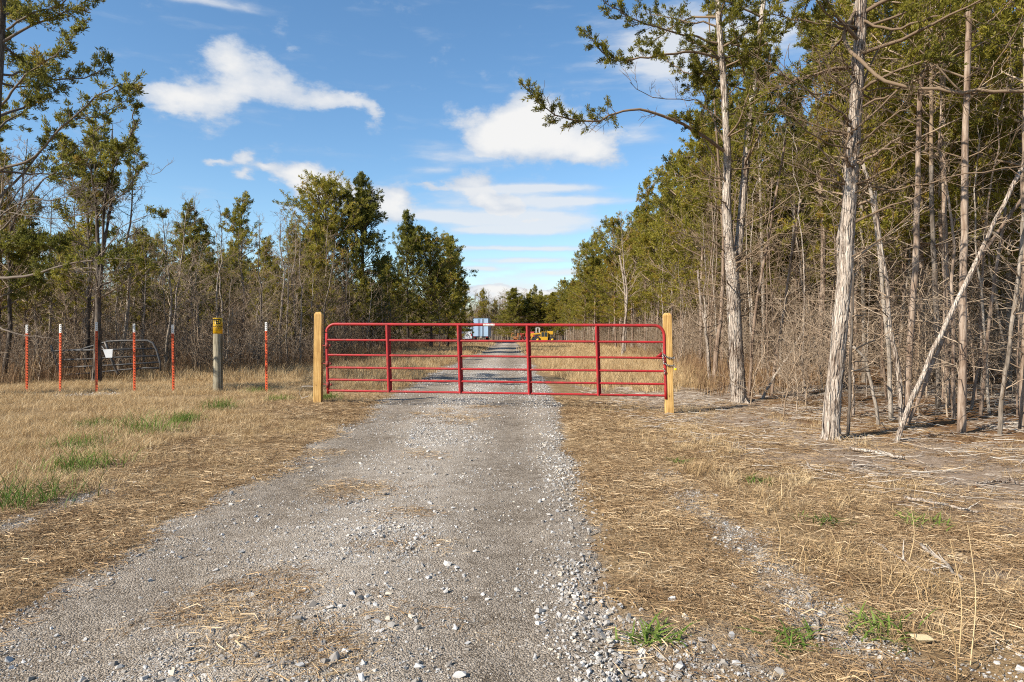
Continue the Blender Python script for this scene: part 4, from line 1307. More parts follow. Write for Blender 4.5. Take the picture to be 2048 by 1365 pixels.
# ---- trees that can be told apart by their outline
def outline_trees():
    rng = random.Random(9)
    rows = [
        # key, px, depth, top py, widen, label, group, leaf
        ('full_b', 660, 45, 385, 1.0, 'tall dark cedar with a pointed double top behind the hinge post, its lower half', None),
        ('full_a', 728, 46.5, 354, 1.05, 'tallest cedar of the tree line beyond the hinge post', None),
        ('full_c', 612, 47, 470, 1.05, 'lower cedar at the shoulder of the tallest cedar', None),
        ('full_a', 816, 60, 428, 0.85, 'narrow cedar with a pointed tip between the tallest cedar and the round one', None),
        ('full_b', 862, 62, 486, 1.1, 'broad round cedar overhanging the tree line beside the track', None),
        ('full_c', 895, 66, 480, 1.0, 'cedar with a ragged leaning top nearest the track beyond the gate', None),
        ('full_c', 915, 78, 560, 1.1, 'small dark cedar next to the box trailer', None),
        ('full_c', 775, 56, 520, 1.15, 'short cedar filling the gap under the narrow pointed cedar', None),
        ('thin_a', 488, 33, 402, 1.0, 'slim pointed cedar standing above the bare trees behind the round post', None),
        ('thin_b', 372, 30, 458, 1.1, 'yellow green cedar behind the gap between steel post and round post', None),
        ('thin_b', 415, 34, 480, 1.0, 'small cedar behind the yellow sign', None),
        ('thin_a', 590, 39, 462, 1.0, 'slim cedar half hidden by bare branches behind the lone steel post', None),
        ('far_a', 1290, 50, 362, 0.8, 'narrow cedar with a pointed tip rising above the wood past the latch post', None),
        ('far_b', 1232, 62, 448, 1.0, 'rounded cedar top on the wood edge halfway to the machines', None),
        ('far_a', 1188, 74, 470, 0.95, 'cedar leaning out over the wood edge towards the track', None),
        ('far_b', 1168, 88, 492, 1.0, 'last tall cedar of the wood edge before the machines', None),
        ('far_a', 1345, 41, 335, 0.95, 'cedar standing above the latch post at the wood edge', None),
        ('far_a', 1402, 31, 235, 0.95, 'dense yellow green cedar beside the twin stemmed cedar', None),
        ('full_c', 1032, 137, 580, 1.45, 'dark two tipped cedar behind the orange machine', 'far'),
        ('full_c', 1054, 139, 590, 1.2, 'cedar with a leaning tip behind the roll bar of the tractor', 'far'),
        ('full_b', 1085, 141, 598, 1.6, 'rounded cedar behind the yellow handler', 'far'),
        ('full_c', 1110, 138, 588, 1.45, 'pointed cedar right behind the yellow handler tail', 'far'),
        ('full_b', 1138, 136, 590, 1.5, 'broad cedar closing the far end of the clearing', 'far'),
        ('full_b', 1008, 144, 625, 1.4, 'low cedar at the far end where the track stops', 'far'),
    ]
    for (key, px, Y, top, w, lab, g) in rows:
        x = Xof(px, Y); H = Hof(top, Y)
        sz = H / PROTO[key]['H']
        TAKEN.append((x, Y))
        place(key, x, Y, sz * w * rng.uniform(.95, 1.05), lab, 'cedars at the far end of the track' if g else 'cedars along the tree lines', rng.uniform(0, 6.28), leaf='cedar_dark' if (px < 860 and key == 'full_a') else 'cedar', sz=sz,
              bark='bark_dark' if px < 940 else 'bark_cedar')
    bares = [
        (452, 25, 455, 'bare_0', 'bare grey tree with spreading twigs just behind the yellow sign', 'bark_grey'),
        (478, 27, 470, 'bare_3', 'crooked pale stemmed bare tree between sign post and lone steel post', 'bark_pale'),
        (515, 25, 440, 'bare_0', 'straight dark stemmed bare tree behind the lone steel post', 'bark_dark'),
        (560, 27, 425, 'bare_3', 'tall bare tree with upright twigs left of the hinge post', 'bark_grey'),
        (600, 28, 450, 'bare_0', 'bare bushy tree close to the hinge post', 'bark_grey'),
        (640, 34, 470, 'bare_1', 'fine twigged bare tree in front of the tallest cedar', 'bark_grey'),
        (735, 41, 545, 'bare_1', 'pale bare tree with fanning white branches in front of the tallest cedar', 'bark_pale'),
        (765, 46, 575, 'bare_2', 'pale bare tree low beneath the narrow pointed cedar', 'bark_pale'),
        (880, 58, 600, 'bare_2', 'bare pale shrub like tree under the broad round cedar', 'bark_pale'),
        (330, 21, 430, 'bare_3', 'bare tree with long side twigs behind the fifth steel post', 'bark_grey'),
        (290, 22.5, 470, 'bare_1', 'pale forked bare tree behind the old dark gate', 'bark_pale'),
        (395, 23, 490, 'bare_1', 'bare tree with zigzag stem between steel posts and sign post', 'bark_grey'),
        (1245, 44, 425, 'bare_3', 'pale crooked bare tree leaning out above the wood edge', 'bark_pale'),
        (1420, 18.6, 430, 'bare_0', 'slender forked bare tree between latch post and twin stemmed cedar', 'bark_pale'),
        (985, 150, 640, 'bare_1', 'grey bare tree standing behind the box trailer', 'bark_grey'),
        (960, 160, 625, 'bare_0', 'tall grey bare tree above the roof of the trailer', 'bark_grey'),
    ]
    for (px, Y, top, key, lab, bark) in bares:
        x = Xof(px, Y); H = Hof(top, Y)
        TAKEN.append((x, Y))
        place(key, x, Y, H / PROTO[key]['H'], lab, 'bare trees along the tree lines', rng.uniform(0, 6.28), bark=bark, lean=(rng.uniform(-.04, .04), rng.uniform(-.04, .04)))
outline_trees()

# ---- the big trees by the gate, built limb by limb
def hero(name, base, label, trunks, limbs, bark, leaf, seed, size, m=7, extra=None, group=None, twig='twig'):
    """trunks: list of (pixel path, r0, r1); limbs: dicts"""
    rng = np.random.RandomState(seed)
    org = np.array(base, float)
    root = empty(name, tuple(org), (0, 0, 0), label, 'tree', group)
    tm = MB(); bm_ = MB(); tf = Tufts()
    for (pp, r0, r1) in trunks:
        P = spline(pp, 34)
        r = taper(34, r0, r1, 0.9)
        if len(tm.v) == 0:
            hh = P[:, 2] - P[0, 2]
            P2 = spline(P, 60); hh = P2[:, 2] - P2[0, 2]
            r = np.interp(np.linspace(0, 1, 60), np.linspace(0, 1, 34), r) * (1 + 0.28 * np.exp(-hh / 0.10) + 0.10 * np.exp(-hh / 0.5)); P = P2
            # root buttresses running into the soil
            for k in range(6):
                a = k * 1.047 + rng.uniform(-.3, .3); b = P[0]
                rt = np.array([b + (math.cos(a) * r0 * .5, math.sin(a) * r0 * .5, .20), b + (math.cos(a) * r0 * 1.15, math.sin(a) * r0 * 1.15, .075), b + (math.cos(a) * r0 * 2.0, math.sin(a) * r0 * 2.0, .0)])
                tube(tm, spline(rt, 7) - org, taper(7, r0 * .34, r0 * .10), 8, rough=.05, rng=rng)
        # shaggy, fluted bark
        tube(tm, P - org, r, 18, rough=0.045, rng=rng, tone=0.5)
        # loose bark strips
        nst = int(150 * r0 / 0.14)
        for k in range(nst):
            i = rng.randint(1, 31); a = rng.uniform(0, 6.28)
            o = np.array((math.cos(a), math.sin(a), 0)) * r[i] * 1.0
            L = rng.uniform(0.12, 0.4)
            q = P[i] - org + o
            w = np.array((-math.sin(a), math.cos(a), 0)) * rng.uniform(0.006, 0.016)
            out = np.array((math.cos(a), math.sin(a), 0)) * rng.uniform(0.006, 0.03)
            tdir = nrm(P[i + 1] - P[i]) * L
            tm.add([q - w, q + w, q + tdir * .5 + w * .8 + out * .3, q + tdir * .5 - w * .8 + out * .3, q + tdir + out + w * .3, q + tdir + out - w * .3], [[0, 1, 2, 3], [3, 2, 4, 5]], None, rng.uniform(0.2, 0.9))
    for lb in limbs:
        P = spline(lb['p'], lb.get('n', 16)) - org
        P[1:-1] += rng.normal(size=(len(P) - 2, 3)) * 0.012
        r0 = lb.get('r', 0.03)
        tube(bm_, P, taper(len(P), r0, lb.get('r1', 0.006)), 6, tone=lb.get('tone', 0.5))
        if lb.get('leaf'):
            leafy(rng, bm_, tf, P, r0 * .6, lb.get('t0', 0.4), lb['leaf'], lb.get('sl', 0.45), size, lb.get('ft', 0.45), 0.05, lb.get('per', 7), 3, lb.get('depth', 1))
        if lb.get('tw'):
            twigs(rng, bm_, P, r0 * .4, lb.get('tt0', 0.1), lb['tw'], lb.get('tl', 0.5), 0.03, 0.15, lb.get('td', 2))
    if extra:
        extra(rng, tm, bm_, tf, org)
    mk('trunk', tm.mesh(name + '_trunk'), M[bark], root)
    mk('branches', bm_.mesh(name + '_branches'), M[twig], root)
    if tf.p:
        mk('crown', tf.build(rng, m, 0.13, 0.75).mesh(name + '_crown', smooth=False), M[leaf], root)
    return root

def px_path(lst, Y0):
    """[(px, py, depth offset), ...] to points"""
    return [at(a, b, Y0 + c) for (a, b, c) in lst]

def auto_limbs(trunk_pts, n, zmin, zmax, rng, L, up=0.25, leaf=8, t0=0.45, sl=0.4, size=1, **kw):
    """free limbs around a trunk, growing out of it at random"""
    T = spline(trunk_pts, 40)
    out = []
    for k in range(n):
        z = rng.uniform(zmin, zmax)
        i = int(np.argmin(np.abs(T[:, 2] - z)))
        a = rng.uniform(0, 2 * np.pi)
        l = L * rng.uniform(0.5, 1.15)
        g = grow(rng, T[i], (math.cos(a), math.sin(a), up * rng.uniform(0.2, 1.6)), l, 6, 0.02, 0.12)
        d = dict(p=g, r=0.012 + 0.008 * l, n=10)
        if leaf:
            d.update(leaf=int(leaf * rng.uniform(.7, 1.3)), t0=t0, sl=sl)
        d.update(kw)
        out.append(d)
    return out

def twin_cedar():
    Y = 14.15
    rng = np.random.RandomState(101)
    stem = px_path([(1479, 815, 0), (1473, 720, 0), (1467, 600, 0), (1464, 540, 0), (1461, 505, 0)], Y)
    left = px_path([(1464, 560, 0), (1457, 480, 0), (1453, 400, 0), (1455, 330, 0), (1452, 250, -.05), (1446, 150, -.1), (1438, 50, -.1), (1434, -60, -.1), (1430, -260, 0)], Y)
    right = px_path([(1466, 560, .05), (1476, 500, .1), (1482, 440, .15), (1490, 340, .2), (1499, 240, .25), (1512, 130, .3), (1524, 30, .3), (1532, -80, .3), (1540, -260, .4)], Y)
    limbs = [
        dict(p=px_path([(1452, 305, 0), (1400, 270, -.3), (1340, 238, -.6), (1290, 222, -.8), (1240, 222, -.9), (1190, 245, -1.0), (1130, 235, -1.1), (1085, 212, -1.2), (1058, 184, -1.25)], Y), r=0.036, n=26, leaf=37, t0=0.50, sl=0.42, per=8, tw=8, tl=0.5),
        dict(p=px_path([(1443, 118, -.1), (1390, 106, -.3), (1320, 112, -.6), (1260, 118, -.7), (1215, 112, -.7), (1170, 62, -.8)], Y), r=0.03, n=20, leaf=32, t0=0.35, sl=0.42, per=8),
        dict(p=px_path([(1440, 88, -.1), (1380, 72, -.2), (1300, 52, -.5), (1240, 25, -.7), (1190, -10, -.8)], Y), r=0.028, n=18, leaf=30, t0=0.3, sl=0.45, per=8),
        dict(p=px_path([(1448, 190, 0), (1410, 150, .3), (1360, 140, .5), (1300, 90, .9)], Y), r=0.02, n=14, leaf=22, t0=0.35, sl=0.4, per=7),
        dict(p=px_path([(1454, 300, .05), (1425, 235, .2), (1400, 170, .4), (1395, 110, .5)], Y), r=0.024, n=14, leaf=25, t0=0.35, sl=0.42, per=7),
        dict(p=px_path([(1455, 375, 0), (1420, 300, -.3), (1385, 250, -.5), (1350, 235, -.6)], Y), r=0.018, n=12, leaf=15, t0=0.5, sl=0.35, tw=6),
        dict(p=px_path([(1452, 250, 0), (1400, 205, -.1), (1370, 200, -.1), (1300, 195, -.2), (1260, 165, -.2)], Y), r=0.014, n=12, tw=10, tl=0.4),
        dict(p=px_path([(1490, 330, .2), (1530, 250, 0), (1570, 200, -.2), (1640, 120, -.4)], Y), r=0.024, n=14, leaf=17, t0=0.55, sl=0.5, tw=8),
        dict(p=px_path([(1480, 460, .1), (1530, 430, -.2), (1600, 380, -.5), (1660, 350, -.8)], Y), r=0.016, n=12, tw=12, tl=0.5),
        dict(p=px_path([(1460, 510, 0), (1420, 480, -.2), (1370, 470, -.4), (1330, 440, -.5)], Y), r=0.014, n=12, tw=12, tl=0.5),
        dict(p=px_path([(1462, 540, 0), (1510, 500, -.3), (1560, 470, -.4), (1620, 465, -.6)], Y), r=0.014, n=12, tw=12, tl=0.5),
    ]
    limbs += auto_limbs(left, 12, 5.2, 9.0, rng, 1.7, 0.3, 14, 0.25, 0.45)
    limbs += auto_limbs(right, 14, 5.0, 9.5, rng, 1.8, 0.3, 14, 0.25, 0.45)
    limbs += auto_limbs(left, 10, 2.8, 5.0, rng, 1.1, 0.3, 0, tw=6, tl=0.4)
    limbs += auto_limbs(stem, 12, 1.6, 3.0, rng, 0.9, 0.25, 0, tw=6, tl=0.35)
    b = stem[0].copy(); b[2] = float(gz(b[0], b[1])) - 0.05
    stem[0] = b
    hero('cedar_tree', b, 'twin stemmed pale cedar forking above head height behind the latch post', [(stem, 0.145, 0.125), (left, 0.105, 0.045), (right, 0.095, 0.04)], limbs, 'bark_pale', 'cedar', 201, 0.075, 14)
    TAKEN.append((b[0], b[1]))
twin_cedar()

def near_cedar():
    Y = 9.1
    rng = np.random.RandomState(103)
    T = px_path([(1661, 885, 0), (1664, 820, 0), (1672, 740, 0), (1681, 640, 0), (1690, 540, 0), (1697, 430, 0), (1703, 340, 0), (1709, 250, 0), (1715, 150, 0), (1720, 60, 0), (1722, -60, 0), (1726, -320, 0)], Y)
    T[0][2] = float(gz(T[0][0], T[0][1])) - 0.05
    limbs = [
        dict(p=px_path([(1712, 20, 0), (1690, 78, -.1), (1735, 138, -.3), (1800, 172, -.5), (1900, 182, -.7), (2000, 184, -.9), (2100, 182, -1.0)], Y), r=0.026, r1=0.02, n=22, tone=.8, tw=8, tl=0.6),
        dict(p=px_path([(1705, 330, 0), (1730, 322, -.2), (1765, 300, -.4), (1802, 274, -.5)], Y), r=0.022, r1=0.012, n=12, tone=.8, tw=3, tl=.3),
        dict(p=px_path([(1696, 335, -.1), (1690, 300, -.2), (1700, 270, -.25), (1735, 240, -.3), (1780, 195, -.4), (1850, 140, -.6), (1960, 90, -.9)], Y), r=0.02, n=16, tw=10, tl=0.6),
        dict(p=px_path([(1708, 270, 0), (1722, 200, .1), (1745, 120, .2), (1800, 40, .4), (1850, -40, .5)], Y), r=0.022, n=14, tw=10, tl=0.6, leaf=8, t0=.6),
        dict(p=px_path([(1690, 365, -.1), (1660, 330, -.3), (1640, 300, -.4), (1631, 283, -.45)], Y), r=0.014, r1=0.010, n=9, tone=.8),
        dict(p=px_path([(1712, 178, 0), (1760, 178, -.2), (1850, 175, -.5), (1960, 190, -.8), (2060, 170, -1)], Y), r=0.013, n=14, tw=12, tl=0.5),
        dict(p=px_path([(1716, 150, 0), (1680, 180, -.3), (1640, 190, -.5), (1570, 150, -.8), (1520, 160, -1)], Y), r=0.012, n=14, tw=14, tl=0.5),
        dict(p=px_path([(1706, 300, 0), (1650, 285, -.3), (1590, 240, -.6), (1540, 205, -.8)], Y), r=0.012, n=14, tw=12, tl=0.5),
        dict(p=px_path([(1700, 360, 0), (1760, 380, -.2), (1840, 370, -.5), (1960, 345, -.9), (2060, 330, -1.1)], Y), r=0.015, n=14, tw=12, tl=0.5),
        dict(p=px_path([(1690, 520, 0), (1760, 480, -.3), (1830, 420, -.5)], Y), r=0.010, n=10, tw=8, tl=0.4),
        dict(p=px_path([(1716, 60, 0), (1660, 30, -.3), (1600, -40, -.6)], Y), r=0.018, n=10, leaf=16, t0=.3, sl=.4, tw=5),
        dict(p=px_path([(1718, 40, 0), (1790, 60, -.4), (1880, 30, -.8), (1990, 50, -1.3)], Y), r=0.02, n=14, leaf=20, t0=.4, sl=.4, tw=5),
    ]
    limbs += auto_limbs(T, 16, 4.6, 7.0, rng, 1.8, 0.2, 14, 0.4, 0.4)
    limbs += auto_limbs(T, 18, 2.6, 4.8, rng, 1.0, 0.2, 0, tw=7, tl=0.4)
    hero('cedar_tree', T[0], 'thick pale shaggy barked cedar trunk standing closest to the camera', [(T, 0.104, 0.070)], limbs, 'bark_pale', 'cedar', 203, 0.062, 13)
    TAKEN.append((T[0][0], T[0][1]))
near_cedar()

def left_cedars():
    # big cedar just outside the picture whose limbs reach in, and the dark forked one behind the posts
    Y = 14.0
    rng = np.random.RandomState(105)
    T = px_path([(-44, 815, 0), (-40, 700, 0), (-34, 600, 0), (-26, 480, 0), (-14, 330, 0), (-6, 200, 0), (2, 80, 0), (8, -80, 0), (14, -300, 0)], Y)
    T[0][2] = float(gz(T[0][0], T[0][1])) - 0.05
    L = lambda lst, **k: dict(p=px_path(lst, Y), **k)
    limbs = [
        L([(0, 340, 0), (60, 320, -.2), (120, 260, -.4), (180, 205, -.6), (240, 170, -.7), (275, 180, -.7)], r=.03, n=18, leaf=32, t0=.25, sl=.45, per=7),
        L([(4, 210, 0), (50, 150, -.2), (110, 110, -.4), (165, 50, -.6)], r=.026, n=16, leaf=32, t0=.25, sl=.45, per=7),
        L([(8, 150, 0), (60, 145, .3), (120, 160, .5), (190, 150, .7), (215, 115, .8)], r=.026, n=16, leaf=35, t0=.2, sl=.45, per=7),
        L([(-4, 400, 0), (60, 330, .3), (130, 250, .5), (200, 230, .7), (270, 190, .8)], r=.026, n=16, leaf=35, t0=.3, sl=.4, per=7),
        L([(14, 60, 0), (60, 30, -.2), (120, 10, -.4), (160, -20, -.5)], r=.024, n=14, leaf=35, t0=.15, sl=.45, per=7),
        L([(-8, 470, 0), (40, 420, -.3), (100, 350, -.5), (160, 320, -.6), (215, 330, -.7)], r=.022, n=14, leaf=16, t0=.45, sl=.4, tw=8, tl=.5),
        L([(-12, 560, 0), (30, 555, -.3), (80, 545, -.5), (150, 525, -.6), (210, 520, -.7), (270, 518, -.7)], r=.034, n=16, leaf=19, t0=.3, sl=.45, per=8, ft=.2),
        L([(-10, 520, 0), (20, 490, -.2), (60, 480, -.3), (110, 500, -.4)], r=.02, n=12, leaf=41, t0=.05, sl=.4, per=9, ft=.2),
        L([(-10, 500, 0), (30, 510, .3), (80, 500, .4), (130, 480, .5)], r=.02, n=12, leaf=38, t0=.05, sl=.4, per=9, ft=.2),
        L([(-12, 600, 0), (30, 580, .2), (70, 560, .3)], r=.018, n=10, leaf=16, t0=.2, sl=.4, per=8, ft=.2),
        L([(-14, 650, 0), (20, 665, -.2), (60, 672, -.4), (100, 675, -.5)], r=.022, n=10, tw=6, tl=.4),
        L([(-6, 440, 0), (50, 400, -.5), (110, 400, -.8), (180, 380, -1)], r=.014, n=12, tw=16, tl=.6),
        L([(-6, 450, 0), (40, 380, .4), (90, 340, .6), (150, 300, .8)], r=.014, n=12, tw=16, tl=.6),
        L([(-8, 420, 0), (50, 430, -.4), (120, 440, -.6), (190, 420, -.9)], r=.013, n=12, tw=16, tl=.6),
    ]
    limbs += auto_limbs(T, 20, 4.6, 8.8, rng, 2.4, .3, 24, .25, .45)
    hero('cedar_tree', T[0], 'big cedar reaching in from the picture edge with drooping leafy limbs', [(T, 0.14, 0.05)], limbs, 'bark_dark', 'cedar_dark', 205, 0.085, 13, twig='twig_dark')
    TAKEN.append((T[0][0], T[0][1]))
    Y = 17.6
    T = px_path([(193, 790, 0), (195, 720, 0), (196, 640, 0), (197, 540, 0), (194, 440, 0), (190, 340, 0), (186, 230, 0)], Y)
    T[0][2] = float(gz(T[0][0], T[0][1])) - 0.05
    T2 = px_path([(198, 560, 0), (212, 470, .1), (226, 380, .2), (224, 300, .3), (226, 250, .3)], Y)
    T3 = px_path([(198, 600, 0), (206, 500, -.1), (208, 420, -.2), (222, 350, -.3), (262, 270, -.4), (280, 230, -.5)], Y)
    limbs = [
        L([(222, 360, 3.4), (262, 300, 3.3), (300, 350, 3.2), (345, 325, 3.0)], r=.012, n=12, tw=8, tl=.5),
        L([(226, 330, 3.6), (240, 300, 3.6), (280, 310, 3.5)], r=.014, n=10, leaf=25, t0=.2, sl=.4),
        L([(226, 390, 3.6), (260, 370, 3.5), (285, 330, 3.4)], r=.014, n=10, leaf=25, t0=.3, sl=.4),
        L([(210, 480, 3.6), (250, 450, 3.4), (300, 430, 3.2), (330, 432, 3.2)], r=.014, n=12, leaf=14, t0=.6, sl=.35, tw=6),
        L([(197, 540, 3.6), (240, 510, 3.5), (290, 480, 3.4)], r=.014, n=10, leaf=25, t0=.3, sl=.4),
        L([(196, 520, 3.6), (150, 480, 3.6), (100, 440, 3.5)], r=.014, n=12, tw=14, tl=.5),
        L([(194, 440, 3.6), (150, 400, 3.6), (110, 350, 3.6)], r=.012, n=12, tw=14, tl=.5),
        L([(193, 400, 3.6), (150, 330, 3.5), (140, 300, 3.4)], r=.012, n=10, leaf=22, t0=.4, sl=.4),
    ]
    limbs += auto_limbs(T, 16, 2.4, 5.2, rng, 1.3, .5, 0, tw=8, tl=.5)
    limbs += auto_limbs(T2, 10, 3.2, 6.4, rng, 0.9, .8, 9, .3, .35)
    limbs += auto_limbs(T3, 9, 3.8, 6.8, rng, 0.7, .9, 8, .3, .3)
    limbs += auto_limbs(T, 10, 4.6, 6.8, rng, 0.7, .9, 6, .4, .3, tw=4, tl=.4)
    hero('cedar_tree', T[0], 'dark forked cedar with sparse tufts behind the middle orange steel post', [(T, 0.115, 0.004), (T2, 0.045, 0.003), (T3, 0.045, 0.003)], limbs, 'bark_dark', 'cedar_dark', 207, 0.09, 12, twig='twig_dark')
    TAKEN.append((T[0][0], T[0][1]))
left_cedars()

# ---- individual trunks and leaning stems by the wood edge
def stems():
    rows = [
        # pixel path, depth, r0, r1, bark, label, name
        ([(1789, 897), (1815, 830), (1850, 745), (1890, 660), (1940, 560), (1990, 460), (2052, 338)], 8.9, .031, .024, 'bark_pale', 'long grey pole leaning steeply to the edge of the picture', 'leaning_stem'),
        ([(1808, 850), (1860, 740), (1905, 640), (1960, 520), (2040, 400)], 10.4, .028, .022, 'bark_cedar', 'thin brown stem leaning parallel behind the long grey pole', 'leaning_stem'),
        ([(1922, 880), (1926, 790), (1930, 690), (1934, 560), (1938, 420), (1940, 260), (1944, 60), (1946, -120)], 9.6, .058, .036, 'bark_cedar', 'straight mossy based trunk between the leaning pole and picture edge', 'cedar_tree'),
        ([(2000, 893), (2004, 800), (2018, 690), (2035, 560), (2050, 420)], 9.3, .030, .022, 'bark_grey', 'slim pale stem leaning outward near the picture edge', 'sapling'),
        ([(2044, 885), (2046, 760), (2050, 600), (2046, 400), (2050, 200)], 9.6, .055, .036, 'bark_cedar', 'brown trunk cut by the edge of the picture', 'cedar_tree'),
        ([(1812, 822), (1820, 700), (1828, 560), (1836, 420), (1840, 260), (1850, 60), (1856, -60)], 11.2, .052, .034, 'bark_cedar', 'reddish brown trunk right behind the foot of the leaning pole', 'cedar_tree'),
        ([(1782, 828), (1776, 740), (1765, 640), (1754, 520), (1740, 400), (1722, 330)], 11.0, .036, .024, 'bark_grey', 'pale curved sapling next to the thick shaggy trunk', 'sapling'),
        ([(1803, 845), (1796, 760), (1780, 650), (1772, 560), (1757, 450), (1750, 380)], 10.4, .036, .024, 'bark_pale', 'lichen pale sapling curving beside the leaning pole', 'sapling'),
        ([(1757, 838), (1748, 770), (1736, 720), (1712, 690)], 10.5, .026, .02, 'bark_grey', 'short bent dead stem behind the thick shaggy trunk', 'leaning_stem'),
        ([(1695, 868), (1698, 790), (1700, 700), (1702, 600), (1706, 500)], 9.5, .022, .016, 'bark_dark', 'thin dark stem touching the thick shaggy trunk', 'sapling'),
        ([(1706, 800), (1702, 720), (1698, 675)], 11.6, .030, .024, 'bark_pale', 'short white stub behind the thick shaggy trunk', 'dead_stump'),
        ([(1877, 800), (1876, 700), (1872, 560), (1868, 420), (1862, 330)], 12.5, .05, .036, 'bark_dark', 'dark trunk crossed by the leaning pole', 'cedar_tree'),
        ([(1892, 790), (1893, 660), (1890, 520), (1888, 380), (1884, 240)], 12.9, .054, .038, 'bark_cedar', 'light brown trunk paired with the dark trunk behind the leaning pole', 'cedar_tree'),
        ([(1497, 786), (1503, 720), (1512, 640), (1525, 560), (1545, 460), (1565, 340), (1575, 280)], 15.4, .036, .024, 'bark_cedar', 'slim reddish stem leaning beside the twin stemmed cedar', 'sapling'),
        ([(1542, 788), (1552, 720), (1566, 640), (1578, 560), (1592, 470), (1604, 400)], 15.2, .036, .022, 'bark_cedar', 'second slim reddish stem leaning between the two pale cedars', 'sapling'),
        ([(1523, 796), (1545, 760), (1575, 715), (1605, 665)], 14.6, .03, .02, 'bark_grey', 'short slanting dead branch propped between the two pale cedars', 'leaning_stem'),
        ([(1420, 768), (1416, 700), (1408, 640), (1402, 600), (1396, 540)], 18.6, .05, .03, 'bark_pale', 'pale crooked sapling behind the latch post', 'sapling'),
        ([(1427, 770), (1432, 700), (1440, 640), (1446, 570), (1448, 480)], 18.4, .07, .04, 'bark_cedar', 'brown trunk beside the pale crooked sapling', 'cedar_tree'),
        ([(1640, 745), (1645, 660), (1648, 560), (1650, 440)], 18.8, .085, .06, 'bark_cedar', 'reddish trunk seen deep between the two pale cedars', 'cedar_tree'),
        ([(1960, 840), (1972, 700), (1990, 560), (2010, 420)], 11.5, .03, .02, 'bark_cedar', 'thin brown stem leaning behind the mossy based trunk', 'sapling'),
        ([(1250, 690), (1252, 620), (1248, 560), (1240, 510)], 46.0, .08, .06, 'bark_pale', 'pale trunk at the wood edge right of the red gate bars', 'cedar_tree'),
    ]
    for i, (pp, Y, r0, r1, bark, lab, nm) in enumerate(rows):
        rng = np.random.RandomState(300 + i)
        P = px_path([(a, b, 0) for (a, b) in pp], Y)
        x, y = P[0][0], P[0][1]
        P[0][2] = float(gz(x, y)) - 0.06
        org = P[0].copy()
        root = empty(nm, tuple(org), (0, 0, 0), lab, 'tree' if 'tree' in nm else ('sapling' if nm == 'sapling' else 'dead wood'), 'stems at the edge of the near wood')
        mb = MB(); S = spline(P, 22) - org
        S[1:] += np.cumsum(rng.normal(size=(21, 3)) * 0.006, axis=0)
        tube(mb, S, taper(22, r0, r1), 12, rough=0.05, rng=rng, cap=True)
        mk('trunk', mb.mesh('stem_trunk'), M[bark], root)
        for k in range(5 if nm == 'leaning_stem' else (14 if nm != 'dead_stump' else 2)):
            mb = MB()
            j = rng.randint(4, 21); a = rng.uniform(0, 6.28); L = rng.uniform(0.25, 1.1) if nm != 'leaning_stem' else rng.uniform(.1, .3)
            s = grow(rng, S[j], (math.cos(a), math.sin(a), rng.uniform(-.1, .6)), L, 5, 0.03, .14)
            tube(mb, s, taper(6, rng.uniform(.006, .013), .003), 4, tone=rng.uniform(.4, .8))
            twigs(rng, mb, s, .006, .3, 4, L * .45, .03)
            mk('branch', mb.mesh('stem_branch'), M['twig'], root)
        TAKEN.append((x, y))
        if nm == 'cedar_tree' and Y < 20:
            # foliage crown high above
            tf = Tufts(); bm_ = MB()
            top = S[-1] + org
            H = max(top[2] + 1.5, rng.uniform(9.5, 11.5))
            Pk = np.array([top, [top[0] + rng.normal() * .2, top[1] + rng.normal() * .2, H]])
            tube(bm_, spline(Pk, 6) - org, taper(6, r1, .012), 8)
            for k in range(34):
                z = rng.uniform(4.6, H)
                f = (z - top[2]) / (H - top[2] + 1e-6)
                c = np.array([np.interp(z, (S + org)[:, 2], (S + org)[:, 0]), np.interp(z, (S + org)[:, 2], (S + org)[:, 1]), z])
                a = rng.uniform(0, 6.28); L = 2.0 * (1 - .75 * (z - 4.6) / (H - 4.6)) * rng.uniform(.5, 1.1)
                s = grow(rng, c - org, (math.cos(a), math.sin(a), rng.uniform(.1, .8)), L, 6, .04, .1)
                tube(bm_, s, taper(7, .018, .004), 4)
                leafy(rng, bm_, tf, s, .012, .3, 9, .4 * L + .1, .085, .5 + rng.normal() * .12, .06, 6)
            mk('crown', tf.build(rng, 12, .14, .75).mesh('stem_crown', smooth=False), M['cedar'], root)
            mk('limbs', bm_.mesh('stem_limbs'), M['twig'], root)
stems()

